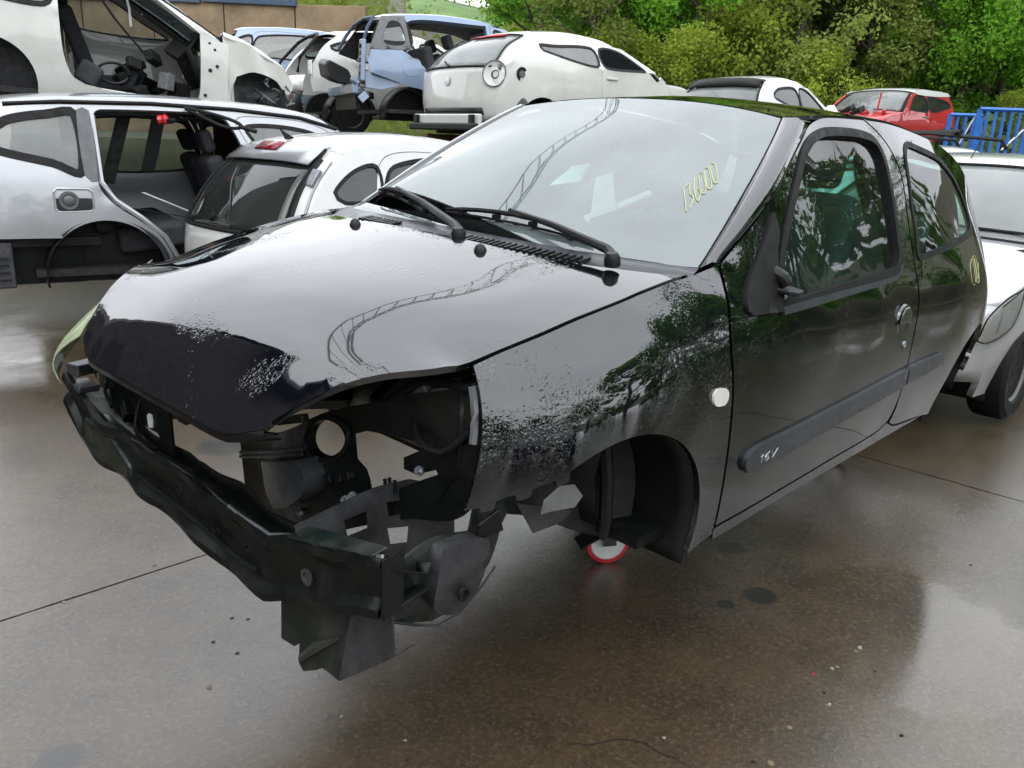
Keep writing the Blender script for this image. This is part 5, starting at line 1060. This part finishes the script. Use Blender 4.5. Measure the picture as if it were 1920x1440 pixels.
for lbl, P_, yw in (('rusty steel rack under the white rounded hatchback', pF, R(171)),):
    c0 = np.array([P_.x, P_.y])+np.array([math.cos(yw), math.sin(yw)])*1.2; rack(lbl, c0, yw, P_.z+.22, 3.4)
# --- white small car with a black roof spoiler, further back
G = thing('white_car_with_spoiler', 'white small car with a black roof spoiler on the terrace', 'car')
PG = spec(2.42, 1.48, .84, .55, .7, .95, .26, .58, .50, PAINT_WHITE, five=False, hoodz=.95, side_glass=GLASS_REAR, wheels=[(0, .30, .30), (2.42, .30, .30)])
pG = put(G, (-.10, 0, 1.46), 1362, 139, 13.0, YW); gG = GCar(G, PG).build()
loft('roof_spoiler', [[ctail(gG, 'roof', .10, v, .012) for v in np.linspace(-.92, .92, 9)], [ctail(gG, 'roof', 0, v, .035)+[-.10, 0, -.01] for v in np.linspace(-.92, .92, 9)], [ctail(gG, 'rear_window', .85, v, .03)+[-.05, 0, -.02] for v in np.linspace(-.90, .90, 9)]], BLACK_PLASTIC, G, th=.02)
# --- red car with a white roof
Hh = thing('red_mini_hatchback', 'red small hatchback with a white roof and torn front by the blue fence', 'car')
PH = spec(2.47, 1.40, .84, .58, .66, .90, .26, .64, .34, PAINT_RED, hoodz=.93, wst=1.38, wsb=1.98, cap_mat={'roof': PAINT_WHITE, 'front_bumper': BLACK_STEEL}, side_glass=GLASS_REAR, wheels=[(0, .30, .30), (2.47, .30, .30)], rear_low=.30)
PH['doors'][0]['hmat'] = RAW_STEEL; PH['pillar_paint'] = RUBBER
pH = put(Hh, (.6, .55, 1.33), 1735, 172, 17.0, R(-8)); gH = GCar(Hh, PH).build()
for sg in (1, -1): panel('roof_edge', path([(-.22, 1.27), (-.16, 1.33), (.5, 1.345), (1.2, 1.325), (1.42, 1.27)], [(1.42, 1.27), (1.2, 1.235), (.5, 1.235), (-.22, 1.27)]), gH.side(1), PAINT_WHITE, Hh, mirror=sg < 0, shift=.008, th=.01, res=.1)
MB().tube([(.35*math.cos(R(a)), .85, .30+.35*math.sin(R(a))) for a in range(0, 181, 10)], .04, 6).build('arch_trim', BLACK_PLASTIC, Hh, smooth=True)
for k in range(12): MB().box((rnd.uniform(2.3, 2.95), rnd.uniform(-.7, .7), rnd.uniform(.75, .95)), (rnd.uniform(.08, .3), rnd.uniform(.06, .2), rnd.uniform(.03, .12)), (rnd.random(), rnd.random(), rnd.random())).build('torn_metal', (RAW_STEEL, PAINT_RED, BLACK_STEEL, WHITE_PLASTIC)[k % 4], Hh, bevel=.006)
strip('bent_strut', [(2.2, .45, .9), (2.18, .47, 1.22)], PAINT_RED, Hh, .02)
# --- silver hatchback nose to tail behind the black car
I_ = thing('silver_hatchback', 'pale silver hatchback parked right behind the black car, clear headlamp facing forward', 'car')
PI = spec(2.55, 1.50, .86, .62, .80, .98, .27, .60, .40, PAINT_SILVER2, five=True, hoodz=1.00, wsb=2.28, wst=1.42, glass=GLASS_GREY, noser=.2, wheels=[(0, .30, .30), (2.55, .30, .30)], rim=GREY_PLASTIC, arches=[(0, .22, .31), (2.55, .22, .31)], front_low=.20)
put(I_, (2.55, .84, .0), 1893, 787, 4.95, R(-2)); gI = GCar(I_, PI).build()
hl_o = path([(2.84, .80), (2.84, .70), (2.88, .60), (3.0, .545)], [(3.0, .545), (3.12, .53), (3.20, .55)], [(3.20, .55), (3.17, .66), (3.10, .72)], [(3.10, .72), (3.0, .765), (2.84, .80)])
hlI = panel('headlamp', hl_o, gI.side(1), glass('clear_lamp_glass', (.95, .96, .96), 1.5, 0, .05, (.8, .82, .82)), I_, shift=.016, th=.003, res=.04, back=False)
panel('lamp_reflector', offset(hl_o, .004), gI.side(1), CLEAR_LENS, hlI, shift=.002, th=.01, res=.05)
panel('lamp_dish', path([(2.92, .60), (2.91, .69)], [(2.91, .69), (3.04, .685)], [(3.04, .685), (3.05, .58)], [(3.05, .58), (2.98, .575), (2.92, .60)]), gI.side(1), WHITE_PLASTIC, hlI, shift=.010, th=.01, res=.03)
strip('lamp_gap', [(p[0], float(gI.Y([p])[0])+.002, p[1]) for p in hl_o+hl_o[:1]], RUBBER, hlI, .005)
strip('bonnet_gap', [(x, float(gI.Y([(x, z)])[0])+.001, z) for x, z in ((2.30, .925), (2.6, .86), (2.9, .78), (3.05, .72))], RUBBER, I_, .006)
strip('front_wiper', [ctail(gI, 'windscreen', .97, .3, .015), ctail(gI, 'windscreen', .93, .80, .015)], RUBBER, I_, .010)
strip('aerial', [ctail(gI, 'roof', .93, .0, .0), ctail(gI, 'roof', .93, .0, .0)+[-.16, 0, .13]], RUBBER, I_, .004)
MB().box((1.75, .15, 1.22), (.004, .14, .16), (0, -.9, 0)).build('windscreen_sticker', WHITE_PLASTIC, I_)
MB().box((1.70, -.05, 1.10), (.3, .4, .05), (0, -.2, .3)).build('airbag_remains', simple('pale_fabric', (.62, .55, .5), .9), I_, bevel=.02)
# --- estate with roof bars behind it
J = thing('white_estate_car', 'pale estate car carrying black roof bars behind the silver hatchback', 'car')
PJ = spec(2.60, 1.46, .86, .85, .8, .95, .27, .62, .34, PAINT_SILVER2, five=True, hoodz=.95, side_glass=GLASS_GREY, wheels=[(0, .31, .31), (2.6, .31, .31)])
put(J, (1.0, -.60, 1.40), 1800, 280, 10.2, R(132)); gJ = GCar(J, PJ).build()
for sg in (1, -1): strip('roof_rail', [(-.5, sg*.58, 1.43), (-.42, sg*.58, 1.53), (.6, sg*.57, 1.57), (1.5, sg*.56, 1.52), (1.58, sg*.56, 1.42)], BLACK_PLASTIC, J, .022)
for x in (.0, .95):
    strip('roof_bar', [(x, -.66, 1.60), (x, .66, 1.60)], BLACK_PLASTIC, J, .03)
    for sg in (1, -1): MB().box((x, sg*.57, 1.57), (.09, .05, .05)).build('bar_foot', BLACK_PLASTIC, J, bevel=.01)
# --- blue hatch roof far left, small saloon between, yellow car glimpsed through the cream one
K = thing('steel_blue_estate', 'steel-blue estate with its tailgate gone, roof edge seen before the earth wall', 'car')
PK = spec(2.6, 1.60, .88, .8, .8, 1.0, .28, .64, .30, PAINT_BLUE, five=True, omit=('tailgate', 'rear_window'), jamb=.07, hoodz=1.0)
pK = put(K, (-.45, 0, 1.55), 440, 54, 15.5, R(150)); GCar(K, PK).build()
Lc = thing('silver_saloon', 'silver car roof showing between the cream hatchback and the white spoiler car', 'car')
PL = spec(2.6, 1.44, .86, .9, .8, .93, .28, .58, .60, PAINT_SILVER, five=True, hoodz=.93, side_glass=GLASS_REAR)
put(Lc, (.6, -.56, 1.34), 1236, 163, 17.5, R(165)); GCar(Lc, PL).build()
Y_ = thing('yellow_car', 'yellow car glimpsed through the cream hatchback\'s open door window', 'car')
PY = spec(2.4, 1.46, .84, .6, .7, .93, .26, .58, .45, PAINT_YELLOW, hoodz=.93, side_glass=GLASS_REAR)
put(Y_, (1.9, -.7, .93), 1135, 146, 13.5, R(170)); GCar(Y_, PY).build()
nb = thing('white_bonnet', 'loose white bonnet lying behind the stacked shell\'s torn front', 'bonnet', tuple(at(470, 222, 7.9)))
def SB(U): U = np.atleast_2d(U); return np.stack([RD[0]*U[:, 0]+FD[0]*U[:, 1], RD[1]*U[:, 0]+FD[1]*U[:, 1], .05-.10*U[:, 0]**2-.05*U[:, 1]**2+.10*U[:, 1]], 1)
panel('panel', path([(-.55, -.35), (.45, -.4)], [(.45, -.4), (.5, 0), (.42, .6)], [(.42, .6), (-.5, .6)], [(-.5, .6), (-.58, .1), (-.55, -.35)]), SB, PAINT_WHITE, nb, out=(0, 0, 1), res=.1, th=.02)
MB().box((0, 0, -.55), (.5, .5, 1.0)).build('support_block', RUST_STEEL, nb)
# ------------------------------------------------------------------ wood on the slope
def leafmat(name, col, col2):
    m, nt, b = newmat(name); nt.nodes.remove(b); out = nt.nodes['Material Output']
    oi = nt.nodes.new('ShaderNodeObjectInfo'); vec = coords(nt)
    c = mixc(nt, ramp(nt, noise(nt, .9, 3, .6, vec), [(.3, 0.), (.7, 1.)]), col, col2)
    hs = nt.nodes.new('ShaderNodeHueSaturation'); nt.links.new(c, hs.inputs['Color'])
    mr = nt.nodes.new('ShaderNodeMapRange'); mr.inputs[3].default_value = .9; mr.inputs[4].default_value = 1.5; nt.links.new(oi.outputs['Random'], mr.inputs[0]); nt.links.new(mr.outputs[0], hs.inputs['Value'])
    d = nt.nodes.new('ShaderNodeBsdfDiffuse'); t = nt.nodes.new('ShaderNodeBsdfTranslucent'); a = nt.nodes.new('ShaderNodeMixShader'); a.inputs[0].default_value = .5
    for q in (d, t): nt.links.new(hs.outputs[0], q.inputs[0])
    nt.links.new(d.outputs[0], a.inputs[1]); nt.links.new(t.outputs[0], a.inputs[2]); nt.links.new(a.outputs[0], out.inputs[0])
    return m
LEAF = [leafmat('fresh_green_leaves', (.12, .28, .025), (.20, .38, .05)), leafmat('mid_green_leaves', (.075, .18, .025), (.14, .26, .038)), leafmat('olive_budding_leaves', (.16, .22, .05), (.24, .28, .075)), leafmat('yellow_green_leaves', (.20, .27, .035), (.30, .36, .06))]
BARK = simple('bark', (.075, .062, .048), .95, var=.4, scale=14, bmp=.6, bscale=50)
def crown_mesh(nm, n, shape, size, seed, mat):
    q = random.Random(seed); cl = []
    for k in range(34):                                 # leaf clumps spread through the crown, so light and gaps pass between them
        a = q.uniform(0, 6.28); h = q.random()**.8; rr = math.sqrt(q.random())*(.35+.65*math.sin(math.pi*min(1, h*.9+.08)))
        cl.append((shape[0]*rr*math.cos(a), shape[0]*rr*math.sin(a), shape[1]+shape[2]*h, q.uniform(.45, .95)))
    v = []; f = []
    for i in range(n):
        c0 = cl[q.randrange(len(cl))]; d = Vector((q.gauss(0, 1), q.gauss(0, 1), q.gauss(0, .8))).normalized()*c0[3]*(q.random()**.45)*shape[0]*.42
        p = Vector(c0[:3])+d; nrm = (d.normalized()*.6+Vector((q.gauss(0, .6), q.gauss(0, .6), q.gauss(.4, .5)))).normalized(); u = nrm.orthogonal().normalized(); w_ = nrm.cross(u); s = size*q.uniform(.6, 1.4); a = q.uniform(0, 6.28)
        e1 = (u*math.cos(a)+w_*math.sin(a))*s; e2 = (w_*math.cos(a)-u*math.sin(a))*s*.55; b = len(v)
        v += [p-e1, p+e2, p+e1, p-e2]; f.append((b, b+1, b+2, b+3))
    me = bpy.data.meshes.new(nm); me.from_pydata([tuple(p) for p in v], [], f); me.materials.append(mat); return me
def trunk_mesh(nm, H, r, seed, top):
    q = random.Random(seed); m = MB(); pts = [(q.gauss(0, .06)*k, q.gauss(0, .06)*k, H*k/6) for k in range(7)]; m.tube(pts, [r*(1-.13*k) for k in range(7)], 7)
    for k in range(9):
        i = q.randrange(2, 7); p = Vector(pts[i]); a = q.uniform(0, 6.28); l = q.uniform(.5, 1.)*top; e = p+Vector((math.cos(a)*l, math.sin(a)*l, l*q.uniform(.5, 1.1))); mid = (p+e)/2+Vector((0, 0, -.06*l)); m.tube([p, mid, e], [r*.42, r*.26, r*.07], 5)
    me = bpy.data.meshes.new(nm); me.from_pydata(m.v, [], m.f); me.materials.append(BARK); return me
CR = []
for k, (n, shp, sz) in enumerate([(10000, (1.9, 1.2, 4.4), .062), (9000, (1.6, 1.6, 5.0), .064), (8000, (1.7, 1.4, 4.6), .056), (8000, (1.5, .3, 2.4), .044)]):
    CR.append([crown_mesh('crown', n, shp, sz, 11+k*7+j, LEAF[[0, 1, 2, 3][k]]) for j in range(2)])
CR.append([crown_mesh('crown', 2200, (1.8, -.8, 6.0), .13, 91, LEAF[1]), crown_mesh('crown', 3300, (1.9, -.8, 6.2), .14, 92, LEAF[1])])
TR = [trunk_mesh('trunk', 5.0, .13, 31+j, 1.6) for j in range(3)]
LBL = [('fresh_green_tree', 'fresh green spring tree in the wood on the slope', 'fresh green trees of the wood', 'fresh green spring'), ('dark_green_tree', 'darker green leafy tree in the wood on the slope', 'darker green trees of the wood', 'darker green leafy'), ('budding_tree', 'olive-brown budding tree in the wood on the slope', 'olive-brown budding trees of the wood', 'olive-brown budding')]
def tree(d, l, kind, s, label=None, group=None, name=None, j=0, dz=0):
    x, y = place(d, l); t = thing(name or LBL[kind][0], label or LBL[kind][1], 'bush' if kind == 3 else 'tree', (x, y, terrain(d, l)-.1+dz), rnd.uniform(0, 6.28), group if label else LBL[kind][2])
    t.scale = (s*rnd.uniform(.9, 1.15), s*rnd.uniform(.9, 1.15), s)
    for nm, me in (('crown', CR[kind][j % 2]), ('trunk', TR[j % 3])):
        o = bpy.data.objects.new(nm, me); COL.link(o); o.parent = t
        if nm == 'trunk' and kind == 3: o.scale = (.6, .6, .35)
    return t
q = random.Random(5)
ORD = 'first second third fourth fifth sixth seventh eighth ninth tenth eleventh twelfth thirteenth fourteenth fifteenth sixteenth seventeenth eighteenth nineteenth twentieth twenty-first twenty-second twenty-third'.split(); ROWS = ('front', 'second', 'third', 'fourth', 'fifth', 'rearmost')
for row, (d, n, smin, smax) in enumerate(((22.5, 16, .75, 1.0), (26, 17, .95, 1.25), (30, 18, 1.1, 1.4), (35, 18, 1.2, 1.6), (41, 18, 1.35, 1.8), (48, 16, 1.5, 2.0))):
    l0, l1 = .01*d, .90*d; n += 5
    for i in range(n):
        l = l0+(l1-l0)*(i+q.uniform(.15, .85))/n; u = l/d; bias = q.random()
        kind = 0 if u > .48 and bias < .75 else (2 if .22 < u < .44 and bias < .55 else (0 if bias < .45 else 1 if bias < .8 else 2))
        tree(d+q.uniform(-1.2, 1.2), l, kind, q.uniform(smin, smax), f'{LBL[kind][3]} tree, {ORD[i]} from the left in the {ROWS[row]} row of the wood', LBL[kind][2], j=i)
for (d, px, s, lb) in ((20.5, 1235, .95, 'yellow-green bush behind the cream hatchback\'s bonnet'), (20.8, 1480, .85, 'pale yellow flowering bush between the white and red cars'), (21.5, 1330, 1.15, 'yellow-green bush right above the white spoiler car'), (20.5, 1830, .55, 'low bright bush between the red car and the blue fence'), (21.0, 1130, .9, 'broad yellow-green bush above the cream hatchback\'s roof'), (24, 960, .95, 'yellow-green bush at the left end of the wood'), (26, 860, .6, 'small bush on the bank left of the wood'), (27.5, 640, .5, 'dry yellow bush at the right end of the earth wall'), (27.6, 560, .45, 'small yellow bush on top of the earth wall')):
    tree(d, (px-960)/FPX*d, 3, s, lb, None, 'yellow_green_bush', j=int(px) % 2)
for (d, px, s, k, lb) in ((30, 1800, 1.9, 0, 'tall bright green tree at the right edge above the red car'), (27, 1890, 1.5, 0, 'bright green tree overhanging the blue fence'), (26, 1590, 1.35, 2, 'bare brownish tree above the gap between the white and red cars')):
    tree(d, (px-960)/FPX*d, k, s, lb, None, 'broad_tree')
# undergrowth covering the slope
uv = []; uf = []
for i in range(30000):
    d = q.uniform(19, 60)**1.; l = q.uniform(-.42*d, .90*d); lf = sstep(-2.5, -6.5, l)
    if lf > .3 and (d < 27.2): continue
    if -.15*d < l < -.02*d and d > 28 and q.random() < .93: continue
    x, y = place(d, l); z = terrain(d, l)+q.random()**2*.9*(1 if lf < .5 else .5); s = q.uniform(.08, .22); a = q.uniform(0, 6.28); b = len(uv)
    e1 = Vector((math.cos(a)*s, math.sin(a)*s, q.uniform(-.1, .1))); e2 = Vector((-math.sin(a)*s*.3, math.cos(a)*s*.3, s*q.uniform(.4, 1.)))
    p = Vector((x, y, z)); uv += [p-e1, p-e2*.4, p+e1, p+e2]; uf.append((b, b+1, b+2, b+3))
un = mesh('undergrowth', uv, uf, leafmat('undergrowth_leaves', (.10, .16, .03), (.18, .20, .06)), None, False); prop(un, 'low scrub and ground cover on the wooded slope', 'undergrowth', None, 'stuff')
fl = mesh('field', [(*place(d, l), terrain(d, l)+.12) for d in (44, 52, 62) for l in (-.13*d, -.09*d, -.05*d, -.01*d)], [(i*4+j, i*4+j+1, i*4+j+5, i*4+j+4) for i in (0, 1) for j in (0, 1, 2)], FIELD); prop(fl, 'bright green meadow on the hilltop', None, None, 'structure')
for (d, px, h, sd_) in ((60, 790, 5, 'leftmost of the three'), (61, 812, 4.5, 'middle one of the three'), (60, 838, 5, 'rightmost of the three')):
    x, y = place(d, (px-960)/FPX*d); t = thing('bare_hilltop_tree', 'small bare tree against the sky on the hilltop, '+sd_, 'tree', (x, y, terrain(d, (px-960)/FPX*d)), px, 'bare trees on the hilltop'); o = bpy.data.objects.new('trunk', TR[int(px) % 3]); COL.link(o); o.parent = t; o.scale = (.6, .6, h/8)
# ------------------------------------------------------------------ earth wall with its blue cap
WALL = simple('stained_earth_wall', (.27, .195, .12), .95, var=.35, scale=1.4, bmp=.5, bscale=8, dirt=(.13, .09, .06), dirtamt=.8)
rw = thing('retaining_wall', 'stained brown retaining wall with a dark blue steel cap at the upper left', 'wall', (*place(26.4, -10), 0))
def wloc(d, l, z): p = place(d, l); c = place(26.4, -10); return (p[0]-c[0], p[1]-c[1], z)
for k in range(9):
    l0 = -23+k*2.05; MB().plate([wloc(26.3, l0, 1.2), wloc(26.3, l0+2.02, 1.2), wloc(26.3, l0+2.02, 5.0+rnd.uniform(-.03, .03)), wloc(26.3, l0, 5.0+rnd.uniform(-.03, .03))], (FD[0]*.35, FD[1]*.35, 0)).build('wall_panel', WALL, rw, bevel=.02)
for k in range(6):
    l0 = -23+k*2.75; MB().plate([wloc(26.2, l0, 4.98), wloc(26.2, l0+2.7, 4.98-.04), wloc(26.2, l0+2.7, 5.28-.04), wloc(26.2, l0, 5.28)], (FD[0]*.2, FD[1]*.2, 0)).build('cap_beam', BLUE_DARK, rw, bevel=.02)
# ------------------------------------------------------------------ blue railing
BLUE = simple('bright_blue_paint', (.015, .14, .52), .4, var=.3, scale=6, dirt=(.05, .07, .12))
for (nm, lb, px0, px1, d, y0) in (('blue_railing', 'low blue steel railing panel next to the red car', 1782, 1842, 15.5, 216), ('blue_railing', 'taller blue steel railing panel at the right edge', 1838, 1990, 14.2, 207)):
    t = thing(nm, lb, 'railing', tuple(at((px0+px1)/2, y0, d)), 0, None); base = terrain(d, 6); l0, l1 = (px0-(px0+px1)/2)/FPX*d, (px1-(px0+px1)/2)/FPX*d; hh = float(at((px0+px1)/2, y0, d)[2])-base
    def rp(l, z): return (RD[0]*l, RD[1]*l, z)
    for z in (0, -hh*.88): MB().tube([rp(l0, z), rp(l1, z)], .035, 4).build('rail', BLUE, t)
    n = max(4, int((l1-l0)/.125))
    for k in range(n+1):
        l = l0+(l1-l0)*k/n; MB().box(rp(l, -hh/2), (.045 if k % 6 else .08, .03, hh if k % 6 == 0 else hh*.92), (0, 0, math.atan2(RD[1], RD[0]))).build('bar' if k % 6 else 'post', BLUE, t)
    MB().tube([rp(l0*.3, -hh*.75), rp(l1*.6, .02)], .02, 5).build('brace', RAW_STEEL, t, smooth=True)
# ------------------------------------------------------------------ what stands around the camera and shows only as reflections
SHED = simple('grey_sheet_cladding', (.10, .11, .115), .6, var=.3, scale=2, bmp=.1)
sh = thing('workshop_shed', 'long grey workshop shed behind the camera, mirrored in the black bonnet', 'shed', (13.5, 0, 0))
MB().box((3, 0, 2.4), (6, 26, 4.8)).build('wall', SHED, sh); MB().plate([(-.6, -13.5, 4.75), (3, -13.5, 6.3), (6.6, -13.5, 4.75), (6.6, -13.5, 4.9), (3, -13.5, 6.45), (-.6, -13.5, 4.9)], (0, 27, 0)).build('roof', BLUE_DARK, sh)
for y in (-8, -2, 4, 10): MB().box((-.03, y, 1.9), (.08, 3.6, 3.8)).build('door', DARK_IN, sh)
lt = thing('storage_shed', 'dark storage shed along the left side of the yard, mirrored in the black car nose', 'shed', (7.5, -8.2, 0))
MB().box((0, -2, 5), (13, 4, 10.0)).build('wall', simple('dark_brown_cladding', (.035, .03, .027), .7, var=.4, scale=2), lt); MB().plate([(-6.9, .5, 9.9), (-6.9, -2, 10.8), (-6.9, -4.5, 9.9), (-6.9, -4.5, 10.02), (-6.9, -2, 10.92), (-6.9, .5, 10.02)], (13.8, 0, 0)).build('roof', BLUE_DARK, lt)
for x in (-4.5, -1.5, 1.5, 4.5): MB().box((x, .03, 1.6), (2.3, .06, 3.2)).build('door', DARK_IN, lt)
for i in range(15):
    x, y = -32+i*3.0, 12.5+rnd.uniform(-1.0, 1.5); t = thing('hedge_tree', f'tree of the tall hedge beside the yard, {ORD[i]} from its far end', 'tree', (x, y, -.1), rnd.random()*6, 'hedge trees beside the yard'); t.scale = (1.9, 1.9, 2.1) if x < -11 else ((1.5, 1.5, 1.25) if x < -6 else (1.2, 1.2, .62))
    for nm, me in (('crown', CR[4][i % 2]), ('trunk', TR[i % 3])): o = bpy.data.objects.new(nm, me); COL.link(o); o.parent = t
for (nm, lb, pm_, loc, yaw) in (('navy_hatchback', 'navy blue hatchback mirrored in the black door', PAINT_NAVY, (-27, 7.2, 0), R(-75)), ('red_hatchback', 'red hatchback mirrored in the black rear flank', PAINT_RED, (-23, 6.8, 0), R(-75)), ('dark_hatchback', 'dark car parked along the yard beside the camera', PAINT_BLACK, (-.9, 7.6, 0), R(-80)), ('grey_hatchback', 'grey car parked in front of the workshop shed', PAINT_SILVER, (7.6, -1.2, 0), R(60))):
    t = thing(nm, lb, 'car', loc, yaw); GCar(t, spec(2.5, 1.48, .85, .65, .75, .94, .26, .58, .5, pm_, five=True, hoodz=.95, wheels=[(0, .30, .30), (2.5, .30, .30)], res=.2)).build()

# lattice crane whose jib passes overhead, seen mirrored in the windscreen and bonnet
ck = thing('tower_crane', 'lattice tower crane beside the yard, its jib mirrored in the windscreen', 'crane', (16, -7.4, 0))
CRS = simple('dull_crane_paint', (.05, .05, .048), .6)
jd = Vector((-24, -5.7, 0)).normalized(); jn = Vector((-jd.y, jd.x, 0))
def jp(t, k): return jd*t+(jn*(.3*(-1, 1)[k]) if k < 2 else Vector())+Vector((0, 0, 15.0 if k < 2 else 15.55))
for k in range(3): MB().tube([jp(-1, k), jp(41, k)], .028, 6).build('jib_chord', CRS, ck)
for i in range(33):
    t = -1+1.25*i
    for a, b_ in ((0, 2), (2, 1), (0, 1)): MB().tube([jp(t, a), jp(t+1.25 if b_ != 1 or a else t+1.25, b_)], .013, 4).build('jib_brace', CRS, ck)
for (x, y) in ((-.5, -.5), (.5, -.5), (.5, .5), (-.5, .5)): MB().tube([(x, y, 0), (x, y, 16)], .06, 6).build('mast_leg', CRS, ck)
for i in range(12):
    z = 1.3*i
    for (a, b_) in (((-.5, -.5), (.5, -.5)), ((.5, .5), (-.5, .5)), ((-.5, .5), (-.5, -.5)), ((.5, -.5), (.5, .5))): MB().tube([(*a, z), (*b_, z+1.3)], .03, 4).build('mast_brace', CRS, ck)

# small litter and a crack on the wet concrete
crk = MB(); cp_ = [(-.02+.0, .647), (-.07, .70), (-.12, .735), (-.167, .795), (-.16, .85), (-.178, .931), (-.15, 1.02)]
cq = cr(cp_, False, .02); rr_2 = random.Random(3); pl = [(p[0]+rr_2.gauss(0, .004), p[1]+rr_2.gauss(0, .004)) for p in cq]
mesh('crack', [(x+o*(.0015+.001*rr_2.random()), y+o*.0012, .0028) for x, y in pl for o in (-1, 1)], [(2*i, 2*i+1, 2*i+3, 2*i+2) for i in range(len(pl)-1)], JOINT, yard)
LEAFBIT = simple('dead_leaf', (.16, .13, .08), .7); STONE = simple('pale_stone_chip', (.30, .29, .26), .7)
def bit(nm, lb, px, py, s, mat, grp=None, flat=False):
    d = np.array([(px-960)/FPX, -(py-720)/FPX, 1.0]); v = RW.T @ d; t = -CW[2]/v[2]; p = CW+v*t
    q = random.Random(int(px*7+py)); m = MB(); n = 7; top = [(s*q.uniform(.6, 1.)*math.cos(6.283*i/n), s*q.uniform(.5, .9)*math.sin(6.283*i/n)) for i in range(n)]
    h = s*(.18 if flat else .6)
    vv = [(x, y, .001) for x, y in top]+[(x*.7, y*.7, h*q.uniform(.7, 1.)) for x, y in top]; m.add(vv, [tuple(range(n))[::-1], tuple(range(n, 2*n))]+[(i, (i+1) % n, (i+1) % n+n, i+n) for i in range(n)])
    o = m.build(nm, mat); o.location = (float(p[0]), float(p[1]), .0015); o.rotation_euler[2] = q.random()*6; prop(o, lb, 'debris', grp); return o
bit('red_lamp_fragment', 'tiny red plastic fragment on the wet ground right of the car', 1525, 1265, .007, BRIGHT_RED, None, True)
for (px, py, s) in ((1605, 1222, .014), (1570, 1252, .011), (1552, 1324, .012), (1480, 1365, .015), (1445, 1432, .016), (1412, 1430, .010), (1545, 1300, .009), (392, 1290, .016), (400, 1205, .010), (435, 1160, .010), (465, 1162, .009), (445, 1226, .010), (290, 1060, .012), (1690, 1380, .010), (1640, 1260, .008), (1350, 1045, .012), (1820, 1060, .010)):
    bit('leaf_litter', 'small dark scrap of leaf litter on the wet concrete', px, py, s*.8, LEAFBIT if s > .0105 else RUBBER, 'scraps of litter on the wet concrete', True)
for (px, py, s) in ((1612, 1216, .010), (1560, 1255, .008), (1555, 1322, .008), (1245, 1385, .006), (640, 1345, .006), (120, 1130, .007), (760, 1390, .006)):
    bit('stone_chip', 'tiny pale stone chip on the wet concrete', px, py, s, STONE, 'stone chips on the wet concrete')
